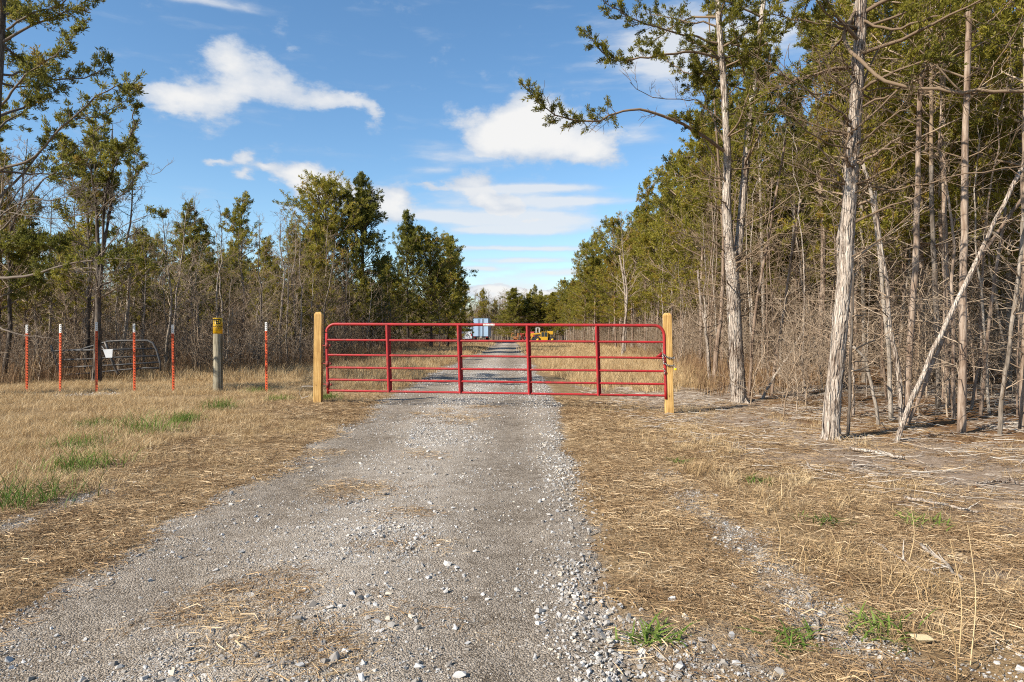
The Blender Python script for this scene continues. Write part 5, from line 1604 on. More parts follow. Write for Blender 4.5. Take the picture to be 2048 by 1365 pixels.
# ---- the woods: many trees of a kind, each its own object
LABELS_USED = {}
def wood_label(kind, side, x, y, scale, bark, lean):
    """a label from what one sees: bark, size, lean, and the landmarks it stands behind or between"""
    px = 1024 + F * x / y
    bw = {'bark_pale': 'pale', 'bark_grey': 'grey', 'bark_cedar': 'brown', 'bark_dark': 'dark'}[bark]
    size = 'small' if scale < .88 else ('tall' if scale > 1.02 else '')
    ln = ''
    if side > 0:
        if px < 1190: z = 'at the far end of the wood edge'
        elif px < 1325: z = 'at the wood edge above the gate bars'
        elif px < 1400: z = 'behind the latch post'
        elif px < 1500: z = 'behind the twin stemmed cedar'
        elif px < 1600: z = 'just past the twin stemmed cedar'
        elif px < 1700: z = 'behind the thick shaggy trunk'
        elif px < 1800: z = 'between shaggy trunk and leaning pole'
        elif px < 1900: z = 'behind the leaning pole'
        else: z = 'beyond the leaning pole'
    else:
        if px < 90: z = 'behind the end steel post'
        elif px < 240: z = 'around the dark forked cedar'
        elif px < 345: z = 'behind the old dark gate'
        elif px < 440: z = 'between steel posts and yellow sign'
        elif px < 535: z = 'between sign and lone steel post'
        elif px < 640: z = 'between lone post and hinge post'
        elif px < 760: z = 'above the hinge end of the gate'
        else: z = 'near the trailer'
    off = (x - float(wood_r(y))) if side > 0 else (float(wood_l(y)) - x)
    dp = 'front' if off < 2.5 else ('mid depth' if off < 6.5 else 'deep')
    lab = ' '.join(w for w in (size, bw, kind, ln, z) if w)
    lab += {'front': ', front row', 'mid depth': ', second row', 'deep': ', deep inside'}[dp]
    return lab

def woods():
    rng = random.Random(21)
    made = {}
    def visible(x, y, m=2.5):
        return abs(x) < 0.75 * y + m
    def fill(side, kind, key_fn, count, yr, off0, depth, dmin, group, barks, leaf='cedar', srange=(.85, 1.15), tries=9000, skew=1.6, leanr=.03, twig='twig'):
        k = 0
        for _ in range(tries):
            if k >= count:
                break
            y = yr[0] + (yr[1] - yr[0]) * rng.random() ** skew
            off = off0 + depth * rng.random() ** 1.3
            x = (float(wood_r(y)) + off) if side > 0 else (float(wood_l(y)) - off)
            if not visible(x, y) or not free(x, y, dmin):
                continue
            if side > 0 and y < 11.0 and x < 8:
                continue
            if side > 0 and kind == 'dead twigged cedar' and y < 25 and 1400 < 1024 + F * x / y < 1660:
                continue
            TAKEN.append((x, y))
            s = rng.uniform(*srange); bark = rng.choice(barks)
            lean = (rng.uniform(-leanr, leanr), rng.uniform(-leanr, leanr))
            o = place(key_fn(y), x, y, s, wood_label(kind, side, x, y, s, bark, lean), group, rng.uniform(0, 6.28), bark=bark, leaf=leaf, lean=lean)
            made.setdefault(o['label'], []).append((x / y, o))
            k += 1
        return k
    a = fill(1, 'dead twigged cedar', lambda y: rng.choice(['lift_a', 'lift_b', 'lift_c']), 62, (11.5, 36), 2.2, 13, 1.35, 'cedars of the near wood', ['bark_cedar', 'bark_cedar', 'bark_grey'])
    b = fill(1, 'cedar', lambda y: rng.choice(['far_a', 'far_b']), 90, (29, 128), 0.3, 10, 1.5, 'cedars of the receding wood edge', ['bark_cedar', 'bark_cedar', 'bark_pale'], skew=1.0, srange=(.82, 1.12))
    c = fill(1, 'sapling', lambda y: 'pole_%d' % rng.randrange(5), 150, (11.0, 60), 0.9, 9, 0.5, 'saplings of the near wood', ['bark_grey', 'bark_cedar', 'bark_cedar', 'bark_pale'], skew=1.6, srange=(.6, 1.1), leanr=.09)
    d = fill(-1, 'young cedar', lambda y: rng.choice(['thin_a', 'thin_b']), 105, (19, 120), 0.6, 12, 1.4, 'young cedars of the hinge side thicket', ['bark_dark', 'bark_grey'], skew=1.4, srange=(.62, .98))
    e = fill(-1, 'bare tree', lambda y: 'bare_%d' % rng.randrange(5), 185, (16.5, 110), 0.2, 11, 0.7, 'bare trees of the hinge side thicket', ['bark_grey', 'bark_grey', 'bark_pale', 'bark_dark'], skew=1.5, srange=(.7, 1.05), leanr=.07)
    words = ['first', 'second', 'third', 'fourth', 'fifth', 'sixth', 'seventh', 'eighth', 'ninth', 'tenth', 'eleventh', 'twelfth', 'thirteenth', 'fourteenth']
    for lab, lst in made.items():
        base = lab if len(lab.split()) <= 13 or len(lst) == 1 else lab.replace(' leaning outward', '')
        lst.sort(key=lambda t: t[0])
        for i, (_, o) in enumerate(lst):
            o['label'] = base if len(lst) == 1 else base + ', %s from left' % words[min(i, 13)]
    print('woods', a, b, c, d, e)
woods()

# ================================================================== scattered stuff
def source_collection(name, meshes):
    c = bpy.data.collections.new(name)
    for i, me in enumerate(meshes):
        o = bpy.data.objects.new('%s_%02d' % (name, i), me)
        c.objects.link(o)
    return c

def scatter(name, P, rot, scl, idx, coll, label, parent=None, kind='stuff', cat=None):
    n = len(P)
    me = bpy.data.meshes.new(name)
    me.vertices.add(n)
    me.vertices.foreach_set('co', np.asarray(P, np.float32).ravel())
    for nm, typ, key, arr in (('rot', 'FLOAT_VECTOR', 'vector', rot), ('scl', 'FLOAT_VECTOR', 'vector', scl), ('idx', 'INT', 'value', idx)):
        at_ = me.attributes.new(nm, typ, 'POINT')
        at_.data.foreach_set(key, np.asarray(arr, np.int32 if typ == 'INT' else np.float32).ravel())
    o = mk(name, me, None, parent, kind=kind, label=label, cat=cat)
    ng = bpy.data.node_groups.new(name + '_nodes', 'GeometryNodeTree')
    ng.interface.new_socket('Geometry', in_out='INPUT', socket_type='NodeSocketGeometry')
    ng.interface.new_socket('Geometry', in_out='OUTPUT', socket_type='NodeSocketGeometry')
    n_, l_ = ng.nodes, ng.links
    gi = n_.new('NodeGroupInput'); go = n_.new('NodeGroupOutput')
    ci = n_.new('GeometryNodeCollectionInfo')
    ci.inputs['Collection'].default_value = coll
    ci.inputs['Separate Children'].default_value = True
    ci.inputs['Reset Children'].default_value = True
    ip = n_.new('GeometryNodeInstanceOnPoints')
    ip.inputs['Pick Instance'].default_value = True
    def attr(nm, typ):
        a = n_.new('GeometryNodeInputNamedAttribute'); a.data_type = typ
        a.inputs['Name'].default_value = nm
        return a.outputs['Attribute']
    l_.new(gi.outputs[0], ip.inputs['Points'])
    l_.new(ci.outputs[0], ip.inputs['Instance'])
    l_.new(attr('idx', 'INT'), ip.inputs['Instance Index'])
    er = n_.new('FunctionNodeEulerToRotation')
    l_.new(attr('rot', 'FLOAT_VECTOR'), er.inputs[0])
    l_.new(er.outputs[0], ip.inputs['Rotation'])
    l_.new(attr('scl', 'FLOAT_VECTOR'), ip.inputs['Scale'])
    l_.new(ip.outputs[0], go.inputs[0])
    md = o.modifiers.new('scatter', 'NODES')
    md.node_group = ng
    return o

RNG = np.random.RandomState(77)
STRAW = [(0.0, (0.20, 0.12, 0.055)), (0.35, (0.42, 0.29, 0.145)), (0.7, (0.60, 0.45, 0.25)), (1.0, (0.70, 0.57, 0.36))]
M['straw'] = random_mat('dry_grass', STRAW, 0.7, 0.0, transl=0.25)
M['straw_flat'] = random_mat('flattened_straw', [(0.0, (0.095, 0.055, 0.028)), (0.35, (0.235, 0.148, 0.074)), (0.7, (0.42, 0.295, 0.16)), (1.0, (0.62, 0.49, 0.32))], 0.8, 0.0)
M['weed'] = random_mat('dead_weeds', [(0.0, (0.09, 0.05, 0.028)), (0.4, (0.20, 0.12, 0.065)), (0.75, (0.31, 0.21, 0.115)), (1.0, (0.42, 0.32, 0.19))], 0.8, 0.0, transl=0.15)
M['greens'] = random_mat('green_blades', [(0.0, (0.055, 0.10, 0.014)), (0.5, (0.11, 0.18, 0.028)), (1.0, (0.20, 0.26, 0.055))], 0.6, 0.0, transl=0.3)
M['stick'] = random_mat('shredded_wood', [(0.0, (0.14, 0.095, 0.065)), (0.4, (0.29, 0.235, 0.18)), (0.75, (0.44, 0.39, 0.33)), (1.0, (0.58, 0.54, 0.48))], 0.85, 0.3, 20.0)
M['leaf'] = random_mat('fallen_leaves', [(0.0, (0.065, 0.03, 0.014)), (0.4, (0.16, 0.08, 0.032)), (0.75, (0.27, 0.15, 0.065)), (0.95, (0.36, 0.22, 0.11)), (1.0, (0.50, 0.14, 0.03))], 0.8, 0.2, 30.0, transl=0.1)
STONE = [(0.0, (0.16, 0.14, 0.12)), (0.3, (0.26, 0.24, 0.215)), (0.55, (0.345, 0.335, 0.32)), (0.85, (0.44, 0.435, 0.425)), (1.0, (0.50, 0.43, 0.33))]
M['stone'] = random_mat('crushed_limestone', STONE, 0.85, 0.35, 40.0, attr=False)

def blade_tuft(seed, n, h, rb, lean, width, green=False, spread=1.0):
    rng = np.random.RandomState(seed)
    a = rng.uniform(0, 2 * np.pi, n)
    base = np.stack([rng.normal(size=n) * rb, rng.normal(size=n) * rb, np.zeros(n)], -1)
    hh = h * rng.uniform(0.4, 1.15, n)
    d = np.stack([np.cos(a), np.sin(a), np.zeros(n)], -1)
    sd = np.stack([-np.sin(a), np.cos(a), np.zeros(n)], -1) * (width * rng.uniform(.6, 1.4, n))[:, None]
    tw = rng.uniform(-1, 1, n)
    sd = sd * np.cos(tw)[:, None] + d * (width * np.sin(tw))[:, None]
    ln = lean * rng.uniform(0.2, 1.6, n)
    pts = []
    for t in (0, 0.4, 0.75, 1.0):
        pts.append(base + d * (ln * hh * t ** 1.8)[:, None] + np.array((0, 0, 1.0)) * (hh * t * (1 - 0.25 * np.minimum(ln, 1.5) * t))[:, None])
    w = (1.0, .85, .55)
    v = np.stack([pts[0] - sd, pts[0] + sd, pts[1] - sd * w[1], pts[1] + sd * w[1], pts[2] - sd * w[2], pts[2] + sd * w[2], pts[3]], 1)
    o = np.arange(n)[:, None] * 7
    q = np.concatenate([o + np.array([0, 1, 3, 2]), o + np.array([2, 3, 5, 4])])
    t = o + np.array([4, 5, 6])
    mb = MB(); mb.add(v.reshape(-1, 3), q, t, np.repeat(rng.uniform(0, 1, n), 7))
    return mb.mesh('tuft_%d' % seed)

def mat_patch(seed, n, rad, L, width, zmax):
    """flattened straw: long thin blades lying about, pressed on the ground"""
    rng = np.random.RandomState(seed)
    c = np.stack([rng.normal(size=n) * rad * .5, rng.normal(size=n) * rad * .5, rng.uniform(0.002, zmax, n)], -1)
    a = rng.uniform(0, 2 * np.pi, n); e = rng.normal(size=n) * 0.14
    l = L * rng.uniform(.4, 1.3, n)
    d = np.stack([np.cos(a) * np.cos(e), np.sin(a) * np.cos(e), np.sin(e)], -1)
    sd = np.stack([-np.sin(a), np.cos(a), rng.normal(size=n) * .5], -1) * (width * rng.uniform(.6, 1.4, n))[:, None]
    bend = np.stack([-np.sin(a), np.cos(a), np.abs(rng.normal(size=n)) * .5], -1) * (l * rng.normal(size=n) * .15)[:, None]
    p0 = c - d * l[:, None] / 2; p1 = c + bend; p2 = c + d * l[:, None] / 2
    p0[:, 2] = np.maximum(p0[:, 2], 0.001); p2[:, 2] = np.maximum(p2[:, 2], 0.001)
    v = np.stack([p0 - sd, p0 + sd, p1 - sd, p1 + sd, p2], 1)
    o = np.arange(n)[:, None] * 5
    mb = MB(); mb.add(v.reshape(-1, 3), o + np.array([0, 1, 3, 2]), o + np.array([2, 3, 4]), np.repeat(rng.uniform(0, 1, n), 5))
    return mb.mesh('mat_%d' % seed)

def stone_mesh(seed, flat=0.6):
    rng = np.random.RandomState(seed)
    bm = bmesh.new()
    for k in range(13):
        d = nrm(rng.normal(size=3)) * rng.uniform(.75, 1.0)
        bm.verts.new((d[0] * rng.uniform(.8, 1.1), d[1] * rng.uniform(.6, .9), d[2] * flat))
    r = bmesh.ops.convex_hull(bm, input=bm.verts)
    bmesh.ops.delete(bm, geom=[v for v in bm.verts if not v.link_faces], context='VERTS')
    me = bpy.data.meshes.new('stone_%d' % seed)
    bm.to_mesh(me); bm.free()
    me.materials.append(M['stone'])
    return me

def stick_mesh(seed):
    rng = np.random.RandomState(seed)
    mb = MB()
    s = grow(rng, (-.5, 0, 0.01), (1, 0, 0), 1.0, 4, 0.0, .10)
    r = rng.uniform(.012, .03)
    tube(mb, s, [r, r * .9, r, r * .8, r * .4], 5, tone=rng.uniform(0, 1), cap=True)
    return mb.mesh('stick_%d' % seed)

def leaf_mesh(seed):
    rng = np.random.RandomState(seed)
    mb = MB()
    k = 8
    a = np.linspace(0, 2 * np.pi, k, endpoint=False)
    r = np.where(np.arange(k) % 2, .6, 1.0) * rng.uniform(.8, 1.1, k)
    v = np.c_[np.cos(a) * r, np.sin(a) * r * .6, np.abs(np.sin(a)) * .25 + rng.uniform(0, .25, k)]
    v = np.vstack([v, [0, 0, 0.05]])
    mb.add(v, None, [[k, i, (i + 1) % k] for i in range(k)], rng.uniform(0, 1))
    return mb.mesh('leaf_%d' % seed)

def with_mat(meshes, m):
    for me in meshes:
        if not me.materials:
            me.materials.append(m)
    return meshes

C_TUFT = source_collection('tuft_source', with_mat([blade_tuft(900 + i, 30, [.095, .07, .13, .055][i], .055, [.9, 1.3, .7, 1.7][i], .0015) for i in range(4)], M['straw']))
C_TALL = source_collection('tall_source', with_mat([blade_tuft(910 + i, 30, [.42, .34, .5][i], .11, [.55, .8, .45][i], .0040) for i in range(3)], M['straw']))
C_FAR = source_collection('far_source', with_mat([blade_tuft(920 + i, 40, [.34, .26][i], .28, [.7, .9][i], .010) for i in range(2)], M['straw']))
C_MAT = source_collection('mat_source', with_mat([mat_patch(930 + i, 74, [.17, .21, .15][i], [.085, .12, .065][i], .00115, .022) for i in range(3)], M['straw_flat']))
C_WEED = source_collection('weed_source', with_mat([blade_tuft(940 + i, 26, [.7, .55, .9][i], .16, [.35, .5, .3][i], .0050) for i in range(3)], M['weed']))
STONES = [stone_mesh(950 + i, [.55, .7, .45, .65, .5, .8][i]) for i in range(6)]
C_STONE = source_collection('stone_source', STONES)
C_STICK = source_collection('stick_source', with_mat([stick_mesh(960 + i) for i in range(5)], M['stick']))
C_LEAF = source_collection('leaf_source', with_mat([leaf_mesh(970 + i) for i in range(4)], M['leaf']))
C_GREEN = source_collection('green_source', with_mat([blade_tuft(980 + i, 30, [.12, .09][i], .05, [.9, 1.3][i], .0026) for i in range(2)], M['greens']))
def join_tree(key, bark, leaf):
    """one mesh of a tree for the wood's unseen depth"""
    pr = PROTO[key]
    me = bpy.data.meshes.new(key + '_joined')
    bm = bmesh.new()
    k = 0
    for part in ('trunk', 'branches', 'crown'):
        if pr[part] is None:
            continue
        f0 = len(bm.faces)
        bm.from_mesh(pr[part])
        bm.faces.ensure_lookup_table()
        for f in bm.faces[f0:]:
            f.material_index = k
        me.materials.append(M[{'trunk': bark, 'branches': 'twig', 'crown': leaf}[part]])
        k += 1
    bm.to_mesh(me); bm.free()
    return me
C_DEEP_R = source_collection('deep_cedar_source', [join_tree('far_a', 'bark_cedar', 'cedar'), join_tree('far_b', 'bark_cedar', 'cedar')])
C_DEEP_L = source_collection('deep_mixed_source', [join_tree('bare_0', 'bark_grey', 'cedar'), join_tree('bare_1', 'bark_grey', 'cedar'), join_tree('bare_3', 'bark_grey', 'cedar'), join_tree('thin_a', 'bark_dark', 'cedar'), join_tree('thin_b', 'bark_dark', 'cedar')])
C_SHRUB = source_collection('shrub_source', [join_tree('shrub_%d' % i, 'twig', 'cedar') for i in range(3)])

def pts_in(n, x0, x1, y0, y1, skew=1.0):
    y = y0 + (y1 - y0) * RNG.rand(n) ** skew
    x = x0 + (x1 - x0) * RNG.rand(n)
    return x, y
def in_view(x, y, m=0.4):
    return (np.abs(x) < 0.76 * y + m)
def layout(x, y, s0, s1, nvar, z=0.0, flat=0.0, zs=None):
    n = len(x)
    P = np.stack([x, y, gz(x, y) + z], -1)
    rot = np.stack([RNG.normal(size=n) * flat, RNG.normal(size=n) * flat, RNG.uniform(0, 6.283, n)], -1)
    s = RNG.uniform(s0, s1, n)
    scl = np.stack([s, s, s if zs is None else s * zs], -1)
    return P, rot, scl, RNG.randint(0, nvar, n)

GREEN_SPOTS = [(300, 872, .42), (160, 898, .38), (165, 940, .32), (45, 1005, .32), (440, 830, .3), (190, 862, .3), (372, 850, .25), (515, 798, .3), (655, 812, .25), (560, 815, .3)]
# ---- grass
def grass():
    # left verge, near
    x, y = pts_in(42000, -13, -2.2, 2.6, 19.5, 1.0)
    d = road_left(y) - x                                # distance from the road edge
    dens = sstep(0.0, 0.8, d) * (0.12 + 0.88 * sstep(0.36, 0.62, fbm(x, y, 0.8)))
    strip = np.exp(-((x + 3.75 + .1 * np.sin(y)) / .25) ** 2) * (1 - sstep(6.2, 7.5, y))
    side = np.exp(-((y - 14.6 - .25 * (x + 8.6)) / .32) ** 2) * np.exp(-((x + 8.9) / 1.7) ** 2)
    dens = dens * (1 - .85 * strip) * (1 - .9 * side)
    for (px, py, rr) in GREEN_SPOTS:
        Yg = EYE * F / (py - HOR)
        dens = dens * (1 - .85 * np.exp(-((x - Xof(px, Yg)) ** 2 + (y - Yg) ** 2) / rr ** 2))
    k = in_view(x, y) & (RNG.rand(len(x)) < dens)
    x, y, d = x[k], y[k], d[k]
    P, r, s, i = layout(x, y, .65, 1.25, 4)
    s *= ((0.5 + 0.55 * sstep(0.2, 2.2, d)) * (.75 + .5 * fbm(x, y, .6)))[:, None]
    scatter('dry_grass', P, r, s, i, C_TUFT, 'short dry tan grass on the verge in front of the steel posts')
    # sparse low tufts in the straw on the latch side
    x, y = pts_in(5000, 1.0, 6.5, 3.0, 13, 1.1)
    k = in_view(x, y) & (RNG.rand(len(x)) < .5 * sstep(.45, .62, fbm(x, y, .9)) * sstep(1.2, 2.2, x) * (1 - .7 * sstep(4.0, 5.5, x)))
    P, r, s, i = layout(x[k], y[k], .6, 1.3, 4)
    scatter('dry_grass', P, r, s, i, C_TUFT, 'sparse dry tufts standing in the straw in front of the near wood')
    # fields beyond the gate, both sides
    x, y = pts_in(26000, -12, 12, 12.8, 58, 1.5)
    left = (x < road_left(y) - .25) & (x > wood_l(y) - 1.2) & (y > 16.2 + 2.0 * (x < -4))
    right = (x > road_right(y) + .3 + .8 * (1 - sstep(16, 24, y))) & (x < wood_r(y) + .6) & (y > 16 + 3 * RNG.rand(len(x)))
    dens = np.where(left, .9, .75) * (0.35 + .65 * sstep(.35, .6, fbm(x, y, .5)))
    k = in_view(x, y) & (left | right) & (RNG.rand(len(x)) < dens)
    P, r, s, i = layout(x[k], y[k], .45, .95, 3)
    scatter('field_grass', P, r, s, i, C_TALL, 'tall dry grass on both sides of the track beyond the gate')
    x, y = pts_in(9000, -12, 16, 45, 132, 1.2)
    k = in_view(x, y) & (((x < road_left(y) - .2) & (x > wood_l(y) - 1)) | ((x > road_right(y) + .3) & (x < wood_r(y) + 1)) | (y > 123))
    P, r, s, i = layout(x[k], y[k], .7, 1.3, 2)
    scatter('far_grass', P, r, s, i, C_FAR, 'dry grass around the machines at the far end')
    # weeds along the wood edges
    x, y = pts_in(16000, -20, 14, 9.5, 110, 1.5)
    lw = (x < wood_l(y) + 1.3) & (x > wood_l(y) - 5) & (y > 15.5)
    rw = (x > wood_r(y) - .4) & (x < wood_r(y) + 4) & (y > 15.5)
    k = in_view(x, y, 1) & (lw | (rw & (RNG.rand(len(x)) < .5)))
    P, r, s, i = layout(x[k], y[k], .5, 1.15, 3)
    scatter('dead_weeds', P, r, s, i, C_WEED, 'reddish brown dead weeds along the edges of the woods')
    # twiggy undergrowth
    x, y = pts_in(9000, -40, 45, 11, 125, 1.5)
    lw = (x < wood_l(y) + .2) & (x > wood_l(y) - 12) & (y > 16.5)
    rw = (x > wood_r(y) + .4) & (x < wood_r(y) + 14) & (y > 10.5)
    near = (y < 26) & (x < wood_r(y) + 7)
    k = in_view(x, y, 1) & ((lw & (RNG.rand(len(x)) < .9)) | (rw & (RNG.rand(len(x)) < np.where(near, .28, .85))))
    P, r, s, i = layout(x[k], y[k], .55, 1.2, 3)
    scatter('undergrowth', P, r, s, i, C_SHRUB, 'tangle of bare twigs between the trunks of both woods')
grass()

# ---- flattened straw and litter
def litter():
    x, y = pts_in(34000, -6.0, 6.2, 2.4, 14.5, 1.25)
    rr = x - road_right(y)
    right = sstep(-.02, .35, rr) * (1 - .85 * sstep(2.2, 4.2, x + .2 * (y - 8)))
    strip = np.exp(-((x - 1.55) / .26) ** 2) * (1 - sstep(6.3, 7.5, y)) * sstep(.42, .55, fbm(x, y, 1.3))
    right = right * (1 - .92 * strip) * (.25 + .75 * sstep(.33, .55, fbm(x, y, 1.4))) * (1 - .55 * sstep(4.0, 3.1, y) * (x < 2.0))
    ld = road_left(y) - x
    left = sstep(-.25, .15, ld) * (1 - sstep(1.4 + .8 * (y < 6), 2.3 + .8 * (y < 6), ld)) * (.15 + .85 * sstep(.40, .58, fbm(x, y, 1.2)))
    left = left * (1 - .9 * np.exp(-((x + 3.75 + .1 * np.sin(y)) / .25) ** 2) * (1 - sstep(6.2, 7.5, y)))
    patch = np.zeros_like(x)
    for (px, py, r) in ((705, 985, .38), (480, 1205, .36), (560, 1292, .36), (900, 845, .5), (850, 912, .22), (815, 1095, .16), (810, 1035, .18), (960, 825, .3), (640, 905, .25), (880, 838, .4)):
        Yd = EYE * F / (py - HOR); Xd = Xof(px, Yd)
        patch = np.maximum(patch, np.exp(-(((x - Xd) / r) ** 2 + ((y - Yd) / (r * .9)) ** 2)) * .42)
    k = in_view(x, y) & (RNG.rand(len(x)) < np.maximum(np.maximum(right, left), patch))
    P, r, s, i = layout(x[k], y[k], .6, 1.25, 3, .006)
    scatter('flattened_straw', P, r, s, i, C_MAT, 'flattened brown straw covering the ground beside the track')
    # shredded wood
    x, y = pts_in(34000, 1.6, 13, 3.0, 18, 1.2)
    dens = sstep(1.9, 4.2, x + .25 * (y - 8)) * (.25 + .75 * sstep(.42, .6, fbm(x, y, .8)))
    k = in_view(x, y) & (RNG.rand(len(x)) < dens * .85)
    P, r, s, i = layout(x[k], y[k], .06, .36, 5, .026, .08)
    s[:, 1:] *= .7
    r[:, 2] = RNG.normal(size=len(P)) * .8 - .35
    scatter('wood_chips', P, r, s, i, C_STICK, 'grey shredded wood and sticks strewn in front of the near wood')
    # fallen leaves
    x, y = pts_in(16000, 2.5, 22, 4, 26, 1.2)
    k = in_view(x, y) & (RNG.rand(len(x)) < .12 + .8 * sstep(-1.2, 1.0, x - wood_r(y)))
    P, r, s, i = layout(x[k], y[k], .018, .042, 4, .006, .25)
    scatter('fallen_leaves', P, r, s, i, C_LEAF, 'brown fallen leaves on the floor of the near wood')
litter()

# ---- gravel
def gravel():
    x, y = pts_in(330000, -4.3, 2.8, 2.35, 30, 1.9)
    l, rgt = road_left(y), road_right(y)
    inr = (x > l) & (x < rgt)
    crown = np.exp(-((x + .95 + .15 * np.sin(y * .7)) / .42) ** 2)
    bank = np.exp(-((x - .42 - .16 * np.sin(y * 1.3)) / .30) ** 2) * (1 - sstep(6.8, 8.0, y) * .6)
    bank2 = np.exp(-((x - 1.55) / .25) ** 2) * (1 - sstep(6.3, 7.5, y)) * sstep(.42, .55, fbm(x, y, 1.3))
    fg = sstep(4.1, 3.0, y) * ((x > .1) & (x < 2.3)) * .5
    lf = np.exp(-((x + 3.75 + .1 * np.sin(y)) / .25) ** 2) * (1 - sstep(6.2, 7.5, y)) * .95
    n_ = sstep(.40, .62, fbm(x, y, 1.1))
    dens = np.where(inr, .20 + .16 * n_ + .75 * crown * n_ * sstep(5, 9, y) + .75 * crown * n_ + .10 * n_ - .16 * np.exp(-((x + 1.95) / .4) ** 2) - .16 * np.exp(-(x / .4) ** 2), 0)
    dens = np.maximum(dens, bank * (.14 + .62 * n_))
    fringe = (1 - sstep(0.0, .55, l - x)) * (x <= l) * .30 * (.3 + n_)
    dens = np.maximum(np.maximum(np.maximum(dens, bank2 * .9), np.maximum(fg * n_, lf)), fringe)
    k = in_view(x, y) & (RNG.rand(len(x)) < dens)
    x, y = x[k], y[k]
    big = np.maximum(np.exp(-((x + .95) / .5) ** 2) * .5, np.exp(-((x - .45) / .35) ** 2))
    P, r, s, i = layout(x, y, .0055, .0145, 6, .004, .5)
    P[:, 2] += .012 * ((x > road_left(y)) & (x < road_right(y)))
    s *= (0.75 + .85 * big * RNG.rand(len(x)) + 1.5 * (RNG.rand(len(x)) < .10) * RNG.rand(len(x)) + .45 * sstep(6, 18, y))[:, None]
    o = scatter('gravel', P, r, s, i, C_STONE, 'loose crushed stone spread over the track', parent=ROAD)
    # coarse stone on the side track by the steel posts
    x, y = pts_in(2600, -11.5, -6.5, 13.6, 15.6)
    d = np.exp(-((y - 14.6 - .25 * (x + 8.6)) / .32) ** 2) * np.exp(-((x + 8.9) / 1.7) ** 2)
    k = RNG.rand(len(x)) < d * .8
    P, r, s, i = layout(x[k], y[k], .014, .032, 6, .006, .5)
    scatter('gravel', P, r, s, i, C_STONE, 'pale stone patch at the foot of the steel posts', parent=GROUND)
    # larger stones one can tell apart
    rs = random.Random(31)
    fixed = [(625, 1220, .05), (660, 1225, .045), (950, 1105, .035), (935, 1080, .03), (1065, 930, .022), (105, 1258, .03), (228, 1335, .042), (735, 1245, .04), (752, 1250, .05), (775, 1245, .035),
             (885, 1180, .03), (990, 1188, .035), (994, 1165, .03), (975, 1200, .03), (1035, 1180, .04), (918, 1352, .055), (965, 1190, .028), (1088, 1262, .04), (1240, 1215, .05), (570, 1340, .05), (600, 1345, .045),
             (650, 1335, .05), (665, 1330, .06), (540, 1345, .045), (300, 1160, .035), (185, 1180, .03), (360, 1115, .03), (445, 1070, .03), (480, 1090, .03), (1405, 1285, .045), (1370, 1235, .04), (1460, 1270, .06),
             (1510, 1310, .045), (1620, 1210, .055), (1640, 1230, .05), (1450, 1330, .05), (1290, 1250, .04), (1650, 1330, .05), (1560, 1345, .05), (500, 1160, .03), (820, 1165, .03)]
    spots = []
    for (px, py, sz) in fixed:
        Yd = EYE * F / (py - HOR)
        spots.append((Xof(px, Yd), Yd, sz * .72))
    while len(spots) < 250:
        y = 2.5 + 7.5 * rs.random() ** 1.6
        u = rs.random()
        if u < .34: x = rs.gauss(.45, .22)
        elif u < .58: x = rs.gauss(-.95, .45)
        elif u < .78: x = rs.uniform(-2.5, .6)
        elif u < .90: x = rs.gauss(1.5, .22) if y > 3.9 else rs.uniform(.4, 2.0)
        else: x = rs.uniform(.4, 2.2); y = rs.uniform(2.5, 3.6)
        if abs(x) > .76 * y: continue
        spots.append((x, y, (.013 + .020 * rs.random() ** 2) * (1 + .04 * y)))
    for (x, y, sz) in spots:
        onroad = float(road_left(y)) < x < float(road_right(y))
        z = float(gz(x, y)) + (.016 if onroad else .004) + sz * .15
        o = mk('stone', rs.choice(STONES), None, ROAD if onroad else GROUND, loc=(x, y, z), rot=(rs.gauss(0, .35), rs.gauss(0, .35), rs.uniform(0, 6.28)))
        k = rs.uniform(.85, 1.15)
        o.scale = (sz * k, sz * rs.uniform(.8, 1.1), sz * rs.uniform(.7, 1.0))
gravel()

